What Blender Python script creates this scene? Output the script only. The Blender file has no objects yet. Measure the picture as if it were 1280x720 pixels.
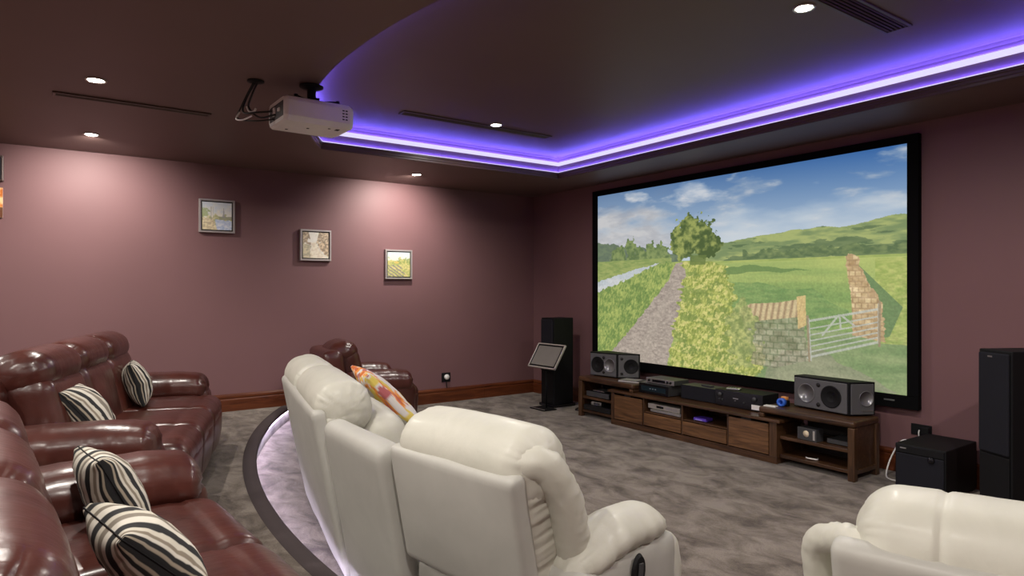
import bpy, bmesh, math, random
import numpy as np
from mathutils import Vector, Matrix

C = bpy.context.scene
COL = C.collection
PI = math.pi
rng = np.random.default_rng(7)

# ------------------------------------------------------------------ camera
cam_d = bpy.data.cameras.new('camera')
cam = bpy.data.objects.new('camera', cam_d)
COL.objects.link(cam)
cam.location = (7.163, -5.372, 1.43)
cam.rotation_euler = (PI / 2, 0, math.radians(55.05))
cam_d.sensor_fit = 'HORIZONTAL'
cam_d.sensor_width = 36.0
cam_d.lens = 36.0 * 806.0 / 1280.0
cam_d.shift_y = 1.0 / 1280.0
cam_d.clip_start = 0.05
C.camera = cam

# ------------------------------------------------------------------ world, exposure
w = bpy.data.worlds.new('world')
C.world = w
w.use_nodes = True
w.node_tree.nodes['Background'].inputs[0].default_value = (0.02, 0.018, 0.02, 1)
w.node_tree.nodes['Background'].inputs[1].default_value = 1.0
C.view_settings.view_transform = 'Standard'
C.view_settings.look = 'None'
C.view_settings.exposure = 0.0
C.view_settings.gamma = 1.0
C.view_settings.use_curve_mapping = False
LAMP_W = 98.0          # one ceiling downlight
LED_VIOLET = (0.125, 0.098, 1.0)
LED_STRENGTH = 85.0     # tape lying on the ledges
STEP_LED = (0.78, 0.70, 1.0)

# ------------------------------------------------------------------ noise
def _hash(ix, iy, iz, seed):
    h = (ix * 374761393 + iy * 668265263 + iz * 2147483647 + seed * 974634533) & 0xFFFFFFFF
    h = ((h ^ (h >> 13)) * 1274126177) & 0xFFFFFFFF
    h = (h ^ (h >> 16)) & 0xFFFFFFFF
    return h.astype(np.float64) / 4294967295.0

def vnoise(x, y, z=0.0, seed=0):
    x, y, z = np.broadcast_arrays(np.asarray(x, float), np.asarray(y, float), np.asarray(z, float))
    ix, iy, iz = (np.floor(a).astype(np.int64) for a in (x, y, z))
    fx, fy, fz = x - ix, y - iy, z - iz
    fx, fy, fz = (f * f * (3 - 2 * f) for f in (fx, fy, fz))
    r = 0.0
    for dx in (0, 1):
        for dy in (0, 1):
            for dz in (0, 1):
                wgt = (fx if dx else 1 - fx) * (fy if dy else 1 - fy) * (fz if dz else 1 - fz)
                r = r + wgt * _hash(ix + dx, iy + dy, iz + dz, seed)
    return r * 2 - 1

def fbm(x, y, z=0.0, seed=0, oct=4):
    r, a, f = 0.0, 1.0, 1.0
    for k in range(oct):
        r = r + a * vnoise(np.asarray(x) * f, np.asarray(y) * f, np.asarray(z) * f, seed + k * 17)
        a *= 0.5
        f *= 2.03
    return r

# ------------------------------------------------------------------ materials
MATS = {}
def srgb(r, g, b):
    def f(c):
        c /= 255.0
        return c / 12.92 if c <= 0.04045 else ((c + 0.055) / 1.055) ** 2.4
    return (f(r), f(g), f(b), 1)

def new_mat(name):
    m = bpy.data.materials.new(name)
    m.use_nodes = True
    nt = m.node_tree
    b = nt.nodes['Principled BSDF']
    MATS[name] = m
    return m, nt, b

def N(nt, kind, **kw):
    n = nt.nodes.new(kind)
    for k, v in kw.items():
        setattr(n, k, v)
    return n

def ramp(nt, stops, src, interp='LINEAR'):
    r = N(nt, 'ShaderNodeValToRGB')
    r.color_ramp.interpolation = interp
    e = r.color_ramp.elements
    while len(e) < len(stops):
        e.new(0.5)
    for k, (p, c) in enumerate(stops):
        e[k].position = p
        e[k].color = c
    nt.links.new(src, r.inputs[0])
    return r

def noise_node(nt, scale, detail=4, rough=0.5, dist=0.0, stretch=None, coord='Object'):
    tc = N(nt, 'ShaderNodeTexCoord')
    n = N(nt, 'ShaderNodeTexNoise')
    n.inputs['Scale'].default_value = scale
    n.inputs['Detail'].default_value = detail
    n.inputs['Roughness'].default_value = rough
    n.inputs['Distortion'].default_value = dist
    if stretch:
        mp = N(nt, 'ShaderNodeMapping')
        mp.inputs['Scale'].default_value = stretch
        nt.links.new(tc.outputs[coord], mp.inputs[0])
        nt.links.new(mp.outputs[0], n.inputs[0])
    else:
        nt.links.new(tc.outputs[coord], n.inputs[0])
    return n

def bump(nt, b, src, strength, dist, prev=None):
    bp = N(nt, 'ShaderNodeBump')
    bp.inputs['Strength'].default_value = strength
    bp.inputs['Distance'].default_value = dist
    nt.links.new(src, bp.inputs['Height'])
    if prev:
        nt.links.new(prev.outputs[0], bp.inputs['Normal'])
    nt.links.new(bp.outputs[0], b.inputs['Normal'])
    return bp

def plain(name, col, rough=0.5, metal=0.0, spec=0.5, var=0.0, bs=0.0, bscale=200):
    m, nt, b = new_mat(name)
    b.inputs['Roughness'].default_value = rough
    b.inputs['Metallic'].default_value = metal
    b.inputs['Specular IOR Level'].default_value = spec
    n = noise_node(nt, 9.0, 3)
    v = max(var, 0.03)
    lo = tuple(c * (1 - v) for c in col[:3]) + (1,)
    hi = tuple(min(1, c * (1 + v)) for c in col[:3]) + (1,)
    r = ramp(nt, [(0.35, lo), (0.65, hi)], n.outputs[0])
    nt.links.new(r.outputs[0], b.inputs['Base Color'])
    if bs:
        n2 = noise_node(nt, bscale, 2)
        bump(nt, b, n2.outputs[0], bs, 0.002)
    return m

def emit(name, col, strength):
    m = bpy.data.materials.new(name)
    m.use_nodes = True
    nt = m.node_tree
    nt.nodes.remove(nt.nodes['Principled BSDF'])
    e = N(nt, 'ShaderNodeEmission')
    e.inputs[0].default_value = (*col[:3], 1)
    e.inputs[1].default_value = strength
    nt.links.new(e.outputs[0], nt.nodes['Material Output'].inputs[0])
    MATS[name] = m
    return m

def leather(name, c_lo, c_hi, rough, coat, crease, folds=False):
    m, nt, b = new_mat(name)
    n = noise_node(nt, 5.0, 5, 0.6, 0.4)
    r = ramp(nt, [(0.3, c_lo), (0.7, c_hi)], n.outputs[0])
    nt.links.new(r.outputs[0], b.inputs['Base Color'])
    b.inputs['Roughness'].default_value = rough
    b.inputs['Coat Weight'].default_value = coat
    b.inputs['Coat Roughness'].default_value = 0.20
    n1 = noise_node(nt, 6.0, 4, 0.5, 0.8)
    n2 = noise_node(nt, 420.0, 2)
    p = bump(nt, b, n1.outputs[0], crease, 0.012)
    if folds:      # fine creases drawn across the hide
        n3 = noise_node(nt, 9.0, 4, 0.55, 0.5, (4.5, 1.0, 2.0))
        p = bump(nt, b, n3.outputs[0], folds, 0.006, p)
    bump(nt, b, n2.outputs[0], 0.06, 0.001, p)
    return m

def wood(name, dark, mid, light, rough=0.4, stretch=(1.2, 14, 14), coord='Object'):
    m, nt, b = new_mat(name)
    n = noise_node(nt, 2.4, 6, 0.62, 0.7, stretch, coord)
    r = ramp(nt, [(0.28, dark), (0.5, mid), (0.74, light)], n.outputs[0])
    n2 = noise_node(nt, 1.1, 2, 0.5, 0.0, (1, 1, 1), coord)
    mx = N(nt, 'ShaderNodeMix', data_type='RGBA', blend_type='MULTIPLY')
    mx.inputs[0].default_value = 0.5
    r2 = ramp(nt, [(0.3, (0.55, 0.5, 0.45, 1)), (0.7, (1, 1, 1, 1))], n2.outputs[0])
    nt.links.new(r.outputs[0], mx.inputs[6])
    nt.links.new(r2.outputs[0], mx.inputs[7])
    nt.links.new(mx.outputs[2], b.inputs['Base Color'])
    b.inputs['Roughness'].default_value = rough
    bump(nt, b, n.outputs[0], 0.15, 0.002)
    return m

def wall_paint(name, col, rough=0.55, spec=0.3):
    m, nt, b = new_mat(name)
    n = noise_node(nt, 0.9, 3)
    lo = tuple(c * 0.94 for c in col[:3]) + (1,)
    hi = tuple(c * 1.05 for c in col[:3]) + (1,)
    r = ramp(nt, [(0.3, lo), (0.7, hi)], n.outputs[0])
    nt.links.new(r.outputs[0], b.inputs['Base Color'])
    b.inputs['Roughness'].default_value = rough
    b.inputs['Specular IOR Level'].default_value = spec
    n2 = noise_node(nt, 160.0, 2)
    bump(nt, b, n2.outputs[0], 0.06, 0.001)
    return m

def carpet_mat():
    m, nt, b = new_mat('carpet')
    n = noise_node(nt, 3.9, 6, 0.66, 0.5, (1.0, 1.5, 1.0))
    r = ramp(nt, [(0.34, (0.085, 0.066, 0.055, 1)), (0.47, (0.172, 0.141, 0.117, 1)), (0.61, (0.270, 0.230, 0.195, 1))], n.outputs[0])
    n2 = noise_node(nt, 130.0, 3, 0.7)
    r2 = ramp(nt, [(0.3, (0.6, 0.6, 0.6, 1)), (0.7, (1.15, 1.15, 1.15, 1))], n2.outputs[0])
    mx = N(nt, 'ShaderNodeMix', data_type='RGBA', blend_type='MULTIPLY')
    mx.inputs[0].default_value = 0.8
    nt.links.new(r.outputs[0], mx.inputs[6])
    nt.links.new(r2.outputs[0], mx.inputs[7])
    nt.links.new(mx.outputs[2], b.inputs['Base Color'])
    b.inputs['Roughness'].default_value = 0.95
    b.inputs['Specular IOR Level'].default_value = 0.1
    b.inputs['Sheen Weight'].default_value = 0.15
    p = bump(nt, b, n.outputs[0], 0.35, 0.02)
    bump(nt, b, n2.outputs[0], 0.5, 0.006, p)
    return m

def vcol_mat(name, rough=0.5, emission=0.0):
    m, nt, b = new_mat(name)
    a = N(nt, 'ShaderNodeVertexColor')
    a.layer_name = 'paint'
    nt.links.new(a.outputs[0], b.inputs['Base Color'])
    b.inputs['Roughness'].default_value = rough
    if emission:
        b.inputs['Base Color'].default_value = (0.02, 0.02, 0.02, 1)
        nt.links.remove(b.inputs['Base Color'].links[0])
        nt.links.new(a.outputs[0], b.inputs['Emission Color'])
        b.inputs['Emission Strength'].default_value = emission
        b.inputs['Specular IOR Level'].default_value = 0.1
    return m

WALL = wall_paint('plum_wall_paint', (0.190, 0.098, 0.103))
CEIL = wall_paint('brown_ceiling_paint', (0.155, 0.096, 0.086), 0.5, 0.3)
CARPET = carpet_mat()
NOSE = plain('nosing_carpet', (0.062, 0.046, 0.048, 1), 0.95, bs=0.5, bscale=180)
SKIRT = wood('baseboard_wood', (0.055, 0.012, 0.004, 1), (0.12, 0.030, 0.009, 1), (0.19, 0.055, 0.018, 1), 0.35, (14, 1.2, 14))
SKIRTX = wood('baseboard_wood_front', (0.055, 0.012, 0.004, 1), (0.12, 0.030, 0.009, 1), (0.19, 0.055, 0.018, 1), 0.35, (1.2, 14, 14))
WALNUT = wood('walnut_wood', (0.022, 0.010, 0.005, 1), (0.068, 0.031, 0.014, 1), (0.14, 0.068, 0.032, 1), 0.33)
WALNUTF = wood('lit_walnut_front_wood', (0.040, 0.017, 0.007, 1), (0.140, 0.066, 0.027, 1), (0.26, 0.13, 0.056, 1), 0.38, (1.2, 14, 14))  # walnut with the stronger light on the fronts put into the colour
WALNUTV = wood('walnut_post_wood', (0.024, 0.011, 0.006, 1), (0.072, 0.034, 0.015, 1), (0.14, 0.07, 0.033, 1), 0.36, (14, 14, 1.2))
SHADE_BACK = plain('recess_shade_backing', (0.016, 0.009, 0.006, 1), 0.6)
RED = leather('oxblood_leather', (0.050, 0.0125, 0.0095, 1), (0.090, 0.023, 0.016, 1), 0.34, 0.34, 0.30, 0.30)
CREAM = leather('cream_leather', (0.51, 0.50, 0.43, 1), (0.58, 0.565, 0.49, 1), 0.52, 0.05, 0.24, 0.20)
CREAMB = leather('shaded_cream_back_vinyl', (0.41, 0.40, 0.365, 1), (0.46, 0.45, 0.41, 1), 0.55, 0.03, 0.05)  # greyer vinyl, with shade under the overhead lamps also put into the colour
SEAM = plain('cream_seam', (0.30, 0.27, 0.21, 1), 0.6)
REDSEAM = plain('dark_red_seam', (0.05, 0.012, 0.01, 1), 0.6)
BLACK = plain('black_satin', (0.006, 0.006, 0.007, 1), 0.6, spec=0.22)
BLACKM = plain('black_velvet_frame', (0.0025, 0.0025, 0.003, 1), 0.85, spec=0.1)
BLACKG = plain('black_gloss', (0.006, 0.006, 0.008, 1), 0.16)
GRILLE = plain('grille_cloth', (0.013, 0.013, 0.018, 1), 0.85, spec=0.2, bs=0.5, bscale=900)
GREYP = plain('grey_baffle', (0.105, 0.105, 0.11, 1), 0.42, 0.10)
HORN = plain('silver_horn', (0.24, 0.24, 0.25, 1), 0.30, 0.45)
SILVER = plain('silver_metal', (0.55, 0.55, 0.55, 1), 0.3, 0.9)
STEEL = plain('pale_metal', (0.62, 0.60, 0.55, 1), 0.35, 0.6)
WHITEP = plain('white_plastic', (0.82, 0.80, 0.78, 1), 0.35)
GREYD = plain('dark_grey_plastic', (0.045, 0.045, 0.048, 1), 0.5)
TAUPE = plain('taupe_mesh', (0.20, 0.185, 0.165, 1), 0.7, bs=0.4, bscale=500)
BROWNM = plain('bronze_metal', (0.085, 0.055, 0.048, 1), 0.45, 0.2)
DARKM = plain('dark_slot', (0.008, 0.006, 0.006, 1), 0.7)
RUBBER = plain('black_cable', (0.01, 0.01, 0.01, 1), 0.5)
FRAMEM = plain('silver_picture_frame', (0.42, 0.38, 0.37, 1), 0.4, 0.35)
BLUEP = plain('blue_plastic', (0.03, 0.13, 0.62, 1), 0.4)
ORANGEP = plain('orange_plastic', (0.75, 0.30, 0.08, 1), 0.5)
PURPLEP = plain('purple_plastic', (0.10, 0.05, 0.45, 1), 0.4)
MOULD = wall_paint('ceiling_moulding_paint', (0.10, 0.058, 0.055), 0.35, 0.45)
LAMPE = emit('lamp_glow', (1.0, 0.93, 0.82), 60.0)
LEDV = emit('violet_led', LED_VIOLET, LED_STRENGTH)
LEDV2 = emit('violet_led_diffuser', (0.76, 0.70, 1.0), 1.05)
LEDS = emit('step_led', STEP_LED, 42.0)
SCREENM = vcol_mat('screen_picture', 0.8, 0.92)  # the glow stands in for the projector's light on the screen
PAINT = vcol_mat('oil_paint', 0.45)
FABRIC = vcol_mat('printed_fabric', 0.85)

# ------------------------------------------------------------------ geometry helpers
def shade(me, smooth):
    me.polygons.foreach_set('use_smooth', [smooth] * len(me.polygons))

class MB:
    """collects shapes into one mesh"""
    def __init__(self):
        self.v, self.f, self.s = [], [], []
        self.c = []
    def add(self, V, F, smooth=True, M=None):
        o = len(self.v)
        for p in V:
            p = Vector(p)
            if M is not None:
                p = M @ p
            self.v.append(p[:])
        for f in F:
            self.f.append(tuple(i + o for i in f))
            self.s.append(smooth)
        return self
    def box(self, lo, hi, bev=0.0, M=None, seg=2):
        lo, hi = Vector(lo), Vector(hi)
        c, h = (lo + hi) / 2, (hi - lo) / 2
        bm = bmesh.new()
        bmesh.ops.create_cube(bm, size=2.0)
        for vv in bm.verts:
            vv.co = Vector((vv.co.x * h.x, vv.co.y * h.y, vv.co.z * h.z)) + c
        if bev > 0:
            bmesh.ops.bevel(bm, geom=bm.edges[:] + bm.verts[:], offset=min(bev, 0.49 * 2 * min(h)), segments=seg, profile=0.5, affect='EDGES')
        bm.verts.index_update()
        V = [vv.co.copy() for vv in bm.verts]
        F = [[vv.index for vv in f.verts] for f in bm.faces]
        bm.free()
        return self.add(V, F, False, M)
    def tube(self, pts, r, n=8, cap=True, closed=False, M=None):
        pts = [Vector(p) for p in pts]
        L = len(pts)
        rr = r if hasattr(r, '__len__') else [r] * L
        V, F = [], []
        up = Vector((0, 0, 1))
        prev = None
        for i, p in enumerate(pts):
            a = pts[(i - 1) % L] if (i > 0 or closed) else pts[i]
            b = pts[(i + 1) % L] if (i < L - 1 or closed) else pts[i]
            t = (b - a).normalized()
            if prev is None:
                ref = up if abs(t.z) < 0.9 else Vector((1, 0, 0))
                x = t.cross(ref).normalized()
            else:
                x = (prev - t * prev.dot(t)).normalized()
            prev = x
            y = t.cross(x)
            for k in range(n):
                an = 2 * PI * k / n
                V.append(p + (x * math.cos(an) + y * math.sin(an)) * rr[i])
        m = L if closed else L - 1
        for i in range(m):
            j = (i + 1) % L
            for k in range(n):
                k2 = (k + 1) % n
                F.append((i * n + k, i * n + k2, j * n + k2, j * n + k))
        if cap and not closed:
            F.append(tuple(range(n - 1, -1, -1)))
            F.append(tuple((L - 1) * n + k for k in range(n)))
        return self.add(V, F, True, M)
    def lathe(self, prof, n=24, M=None, smooth=True):
        """prof: (radius, z) list; axis z"""
        V, F = [], []
        for (r, z) in prof:
            for k in range(n):
                a = 2 * PI * k / n
                V.append((r * math.cos(a), r * math.sin(a), z))
        for i in range(len(prof) - 1):
            for k in range(n):
                k2 = (k + 1) % n
                F.append((i * n + k, i * n + k2, (i + 1) * n + k2, (i + 1) * n + k))
        if prof[0][0] > 1e-6:
            F.append(tuple(range(n - 1, -1, -1)))
        if prof[-1][0] > 1e-6:
            F.append(tuple((len(prof) - 1) * n + k for k in range(n)))
        return self.add(V, F, smooth, M)
    def prism(self, poly, z0, z1, M=None):
        n = len(poly)
        V = [(p[0], p[1], z0) for p in poly] + [(p[0], p[1], z1) for p in poly]
        F = [tuple(range(n - 1, -1, -1)), tuple(range(n, 2 * n))]
        F += [(i, (i + 1) % n, n + (i + 1) % n, n + i) for i in range(n)]
        return self.add(V, F, False, M)
    def build(self, name, mat, parent=None):
        me = bpy.data.meshes.new(name)
        me.from_pydata(self.v, [], self.f)
        me.polygons.foreach_set('use_smooth', self.s)
        me.materials.append(mat)
        me.update()
        o = bpy.data.objects.new(name, me)
        COL.objects.link(o)
        if parent is not None:
            o.parent = parent
        return o

def mesh_obj(name, V, F, mat, parent=None, smooth=True, cols=None):
    me = bpy.data.meshes.new(name)
    me.from_pydata([tuple(p) for p in V], [], F)
    shade(me, smooth)
    me.materials.append(mat)
    if cols is not None:
        a = me.color_attributes.new('paint', 'FLOAT_COLOR', 'POINT')
        buf = np.ones((len(V), 4), np.float32)
        buf[:, :3] = cols
        a.data.foreach_set('color', buf.ravel())
    me.update()
    o = bpy.data.objects.new(name, me)
    COL.objects.link(o)
    if parent is not None:
        o.parent = parent
    return o

def tag(o, label=None, cat=None, group=None, kind=None):
    if label: o['label'] = label
    if cat: o['category'] = cat
    if group: o['group'] = group
    if kind: o['kind'] = kind
    return o

def thing(name, label, cat, loc=(0, 0, 0), rotz=0.0, group=None):
    o = bpy.data.objects.new(name, None)
    o.empty_display_size = 0.1
    COL.objects.link(o)
    o.location = loc
    o.rotation_euler = (0, 0, rotz)
    return tag(o, label, cat, group)

def T(x, y, z): return Matrix.Translation((x, y, z))
def R(deg, ax): return Matrix.Rotation(math.radians(deg), 4, ax)

def feet(t, pts, r, h, mat):
    me = None
    for (x, y) in pts:
        if me is None:
            m = MB()
            m.lathe([(r, 0.0), (r, h)], 12)
            o = m.build('foot', mat, t)
            me = o.data
        else:
            o = bpy.data.objects.new('foot', me)
            COL.objects.link(o)
            o.parent = t
        o.location = (x, y, 0)

_lat = {}
def lattice(nx, ny, nz):
    key = (nx, ny, nz)
    if key in _lat:
        return _lat[key]
    idx, P, F = {}, [], []
    dims = (nx, ny, nz)
    def vid(p):
        if p not in idx:
            idx[p] = len(P)
            P.append(p)
        return idx[p]
    for a in range(3):
        b, c = (a + 1) % 3, (a + 2) % 3
        for s in (0, 1):
            for i in range(dims[b]):
                for j in range(dims[c]):
                    q = []
                    for (di, dj) in ((0, 0), (1, 0), (1, 1), (0, 1)):
                        p = [0, 0, 0]
                        p[a] = s * dims[a]
                        p[b] = i + di
                        p[c] = j + dj
                        q.append(vid(tuple(p)))
                    F.append(tuple(q) if s else tuple(reversed(q)))
    P = np.array(P, float) / np.array(dims) * 2 - 1
    _lat[key] = (P, F)
    return P, F

def puff(h, r, n, bulge=(0, 0, 0)):
    """rounded, inflated box. returns vertices, faces, lattice coords (-1..1) and rough normals"""
    U, F = lattice(*n)
    h = np.array(h, float)
    r = np.minimum(np.array(r if hasattr(r, '__len__') else (r, r, r), float), h * 0.999)
    E = 0.55 * np.sin(U * PI / 2) + 0.45 * U
    p = E * h
    inner = np.clip(p, -(h - r), h - r)
    d = (p - inner) / r
    L = np.linalg.norm(d, axis=1, keepdims=True)
    L[L == 0] = 1
    nr = d / L
    q = inner + r * nr
    nrm = nr / r
    nrm /= np.linalg.norm(nrm, axis=1, keepdims=True) + 1e-9
    un = q / h
    for a in range(3):
        if bulge[a]:
            b, c = (a + 1) % 3, (a + 2) % 3
            q[:, a] += bulge[a] * un[:, a] * np.clip(1 - np.abs(un[:, b]) ** 2.2, 0, 1) * np.clip(1 - np.abs(un[:, c]) ** 2.2, 0, 1)
    return q, F, un, nrm

def xf(q, M):
    A = np.array(M)
    return q @ A[:3, :3].T + A[:3, 3]

def wrinkle(q, nrm, amp, freq, seed, mask=1.0, oct=3):
    f = np.array(freq, float)
    d = fbm(q[:, 0] * f[0], q[:, 1] * f[1], q[:, 2] * f[2], seed, oct)
    return q + nrm * (amp * d * mask)[:, None]

def end_gather(q, un, nrm, axis, amp, k, seed, sharp=4):
    """pleats that run along `axis` and are deepest at its two ends"""
    b, c = (axis + 1) % 3, (axis + 2) % 3
    ang = np.arctan2(un[:, c], un[:, b])
    m = np.abs(un[:, axis]) ** sharp
    s = np.sign(un[:, axis])
    d = vnoise(np.cos(ang) * k + s * 9, np.sin(ang) * k, 0.5, seed) + 0.6 * vnoise(np.cos(ang) * k * 2 + s * 3, np.sin(ang) * k * 2, 1.5, seed + 3)
    return q + nrm * (amp * d * m)[:, None]

# ================================================================== STRUCTURE
RX, RY0, ZC = 7.5, -8.2, 2.70
PLAT = 0.16
def arc_y(x):            # platform edge
    return 2.94 - math.sqrt(7.35 ** 2 - (x - 3.85) ** 2)
TX0, TX1, TYF = 1.36, 6.18, -0.66
def tray_y(x):
    return 0.66 - math.sqrt(4.76 ** 2 - (x - 3.77) ** 2)

def struct(o):
    o['kind'] = 'structure'
    return o

# floor, platform
fl = MB()
fl.add([(0, RY0, 0), (RX, RY0, 0), (RX, 0, 0), (0, 0, 0)], [(0, 1, 2, 3)], False)
floor = struct(fl.build('floor', CARPET))
xs = np.linspace(0, RX, 81)
pb = MB()
V, F = [], []
NS = len(xs)
for x in xs:
    V += [(x, RY0, PLAT), (x, arc_y(x), PLAT), (x, arc_y(x), 0.0)]
for i in range(NS - 1):
    a, b = 3 * i, 3 * (i + 1)
    F += [(a, b, b + 1, a + 1), (a + 1, b + 1, b + 2, a + 2)]
pb.add(V, F, False)
platform = pb.build('platform', CARPET, floor)
nb = MB()
V, F = [], []
prof = [(-0.068, PLAT - 0.002), (-0.068, PLAT + 0.006), (0.015, PLAT + 0.006), (0.027, PLAT - 0.004), (0.027, PLAT - 0.028), (0.018, PLAT - 0.036), (0.0, PLAT - 0.036)]
for x in xs:
    y = arc_y(x)
    nx, ny = (3.85 - x) / 7.35, (2.94 - y) / 7.35
    for (d, z) in prof:
        V.append((min(max(x + nx * d, 0), RX), y + ny * d, z))
n = len(prof)
for i in range(NS - 1):
    for k in range(n - 1):
        F.append((i * n + k, (i + 1) * n + k, (i + 1) * n + k + 1, i * n + k + 1))
nb.add(V, F, True)
nosing = nb.build('step_nosing', NOSE, floor)
lb = MB()
V, F = [], []
for x in xs:
    y = arc_y(x)
    nx, ny = (3.85 - x) / 7.35, (2.94 - y) / 7.35
    for (d, z) in ((0.001, PLAT - 0.046), (0.006, PLAT - 0.046), (0.020, PLAT - 0.0375), (0.001, PLAT - 0.0365)):
        V.append((min(max(x + nx * d, 0), RX), y + ny * d, z))
for i in range(NS - 1):
    for k in range(3):
        F.append((i * 4 + k, (i + 1) * 4 + k, (i + 1) * 4 + k + 1, i * 4 + k + 1))
lb.add(V, F, False)
led = lb.build('led_strip', LEDS, floor)
led['label'] = 'glowing pale violet light strip'

# walls
def wall(name, a, b):
    m = MB()
    a, b = Vector((*a, 0)), Vector((*b, 0))
    d = (b - a).normalized()
    nrm = Vector((d.y, -d.x, 0)) * 0.12
    V = []
    for z in (0, 3.2):
        for p in (a, b, b + nrm, a + nrm):
            V.append((p.x, p.y, z))
    F = [(0, 1, 5, 4), (1, 2, 6, 5), (2, 3, 7, 6), (3, 0, 4, 7), (4, 5, 6, 7), (3, 2, 1, 0)]
    m.add(V, F, False)
    return struct(m.build(name, WALL))
wall('wall_left', (0, 0), (0, RY0))
wall('wall_front', (RX, 0), (0, 0))
wall('wall_right', (RX, RY0), (RX, 0))
wall('wall_back', (0, RY0), (RX, RY0))

# ceiling: soffit with a tray cut out of it
def grid_faces(m, pts_a, pts_b, flip=False):
    n = len(pts_a)
    V = list(pts_a) + list(pts_b)
    F = []
    for i in range(n - 1):
        q = (i, i + 1, n + i + 1, n + i)
        F.append(tuple(reversed(q)) if flip else q)
    m.add(V, F, False)
ax = np.linspace(TX0, TX1, 49)
loop = [(TX0, TYF), (TX1, TYF)] + [(x, tray_y(x)) for x in ax[::-1]]     # tray outline, clockwise seen from above
cb = MB()
cb.add([(0, 0, ZC), (TX0, 0, ZC), (TX0, TYF, ZC), (0, TYF, ZC)], [(0, 1, 2, 3)], False)
cb.add([(TX1, 0, ZC), (RX, 0, ZC), (RX, TYF, ZC), (TX1, TYF, ZC)], [(0, 1, 2, 3)], False)
cb.add([(TX0, 0, ZC), (TX1, 0, ZC), (TX1, TYF, ZC), (TX0, TYF, ZC)], [(0, 1, 2, 3)], False)
yl, yr = tray_y(TX0), tray_y(TX1)
cb.add([(0, TYF, ZC), (TX0, TYF, ZC), (TX0, yl, ZC), (0, yl, ZC)], [(0, 1, 2, 3)], False)
cb.add([(TX1, TYF, ZC), (RX, TYF, ZC), (RX, yr, ZC), (TX1, yr, ZC)], [(0, 1, 2, 3)], False)
grid_faces(cb, [(x, tray_y(x), ZC) for x in ax], [(x, RY0, ZC) for x in ax])
cb.add([(0, yl, ZC), (TX0, yl, ZC), (TX0, RY0, ZC), (0, RY0, ZC)], [(0, 1, 2, 3)], False)
cb.add([(TX1, yr, ZC), (RX, yr, ZC), (RX, RY0, ZC), (TX1, RY0, ZC)], [(0, 1, 2, 3)], False)
ceiling = struct(cb.build('ceiling', CEIL))
ZT = 2.95
tb = MB()
tb.add([(x, y, ZT) for (x, y) in loop], [tuple(range(len(loop)))], False)
tray_top = tb.build('tray_panel', CEIL, ceiling)
def sweep_loop(prof, mat, name, parent, smooth=False):
    """prof: list of (offset inward, z) swept round the tray outline"""
    n = len(loop)
    P = [Vector((x, y)) for (x, y) in loop]
    V, F = [], []
    for i in range(n):
        a, b, c = P[i - 1], P[i], P[(i + 1) % n]
        d1, d2 = (b - a), (c - b)
        if d1.length < 1e-6: d1 = d2
        if d2.length < 1e-6: d2 = d1
        d1.normalize(); d2.normalize()
        n1, n2 = Vector((d1.y, -d1.x)), Vector((d2.y, -d2.x))
        mn = n1 + n2
        mn = mn / max(mn.length_squared / 2, 0.4)
        for (o, z) in prof:
            q = b + mn * o
            V.append((q.x, q.y, z))
    m = len(prof)
    for i in range(n):
        j = (i + 1) % n
        for k in range(m - 1):
            F.append((i * m + k, j * m + k, j * m + k + 1, i * m + k + 1))
    mb = MB()
    mb.add(V, F, smooth)
    return mb.build(name, mat, parent)
sweep_loop([(0.0, 2.7005), (0.008, 2.7005), (0.011, 2.705), (0.012, 2.720), (0.018, 2.725), (0.019, 2.742), (0.026, 2.747), (0.027, 2.764), (0.0, 2.766)], MOULD, 'cornice', ceiling)
sweep_loop([(0.0, 2.76), (0.0, 2.848), (0.0, 2.92), (0.012, 2.942), (0.035, 2.9505)], CEIL, 'tray_riser', ceiling)
lo_ = sweep_loop([(0.026, 2.764), (0.026, 2.771), (0.021, 2.771)], LEDV2, 'cove_diffuser', ceiling)
lo_['label'] = 'pale lit edge along the top of the cornice'
l2_ = sweep_loop([(0.021, 2.768), (0.004, 2.768)], LEDV, 'led_strip', ceiling)
l2_['label'] = 'violet light strip on the cornice ledge'
up_ = sweep_loop([(0.0, 2.846), (0.026, 2.846), (0.026, 2.882), (0.022, 2.882)], LEDV2, 'cove_diffuser', ceiling)
up_['label'] = 'pale glowing band under the raised ceiling'
l3_ = sweep_loop([(0.022, 2.880), (0.002, 2.880)], LEDV, 'led_strip', ceiling)
l3_['label'] = 'violet light strip on the upper ledge'
# roof slab so that nothing leaks
sl = MB()
sl.box((-0.12, RY0 - 0.12, 3.2), (RX + 0.12, 0.12, 3.3))
struct(sl.build('ceiling_slab', CEIL))

# baseboards
def baseboard(name, pts, z0, mat):
    """pts: run along a wall with the room on its left side"""
    a, b = Vector((*pts[0], 0)), Vector((*pts[1], 0))
    d = (b - a).normalized()
    nn = Vector((-d.y, d.x, 0))
    prof = [(0, 0), (0.019, 0), (0.019, 0.118), (0.0165, 0.126), (0.013, 0.130), (0.013, 0.136), (0.017, 0.140), (0.017, 0.160), (0.010, 0.170), (0.004, 0.178), (0, 0.178)]
    V, F = [], []
    for p in (a, b):
        for (o, z) in prof:
            q = p + nn * o
            V.append((q.x, q.y, z + z0))
    n = len(prof)
    for k in range(n - 1):
        F.append((k, n + k, n + k + 1, k + 1))
    F += [tuple(range(n)), tuple(range(2 * n - 1, n - 1, -1))]
    m = MB()
    m.add(V, F, False)
    return m.build(name, mat)
b1 = struct(baseboard('baseboard_left', ((0, -0.82), (0, 0)), 0, SKIRT))
b1b = baseboard('board', ((0, arc_y(0)), (0, -0.824)), 0, SKIRT); b1b.parent = b1
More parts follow.
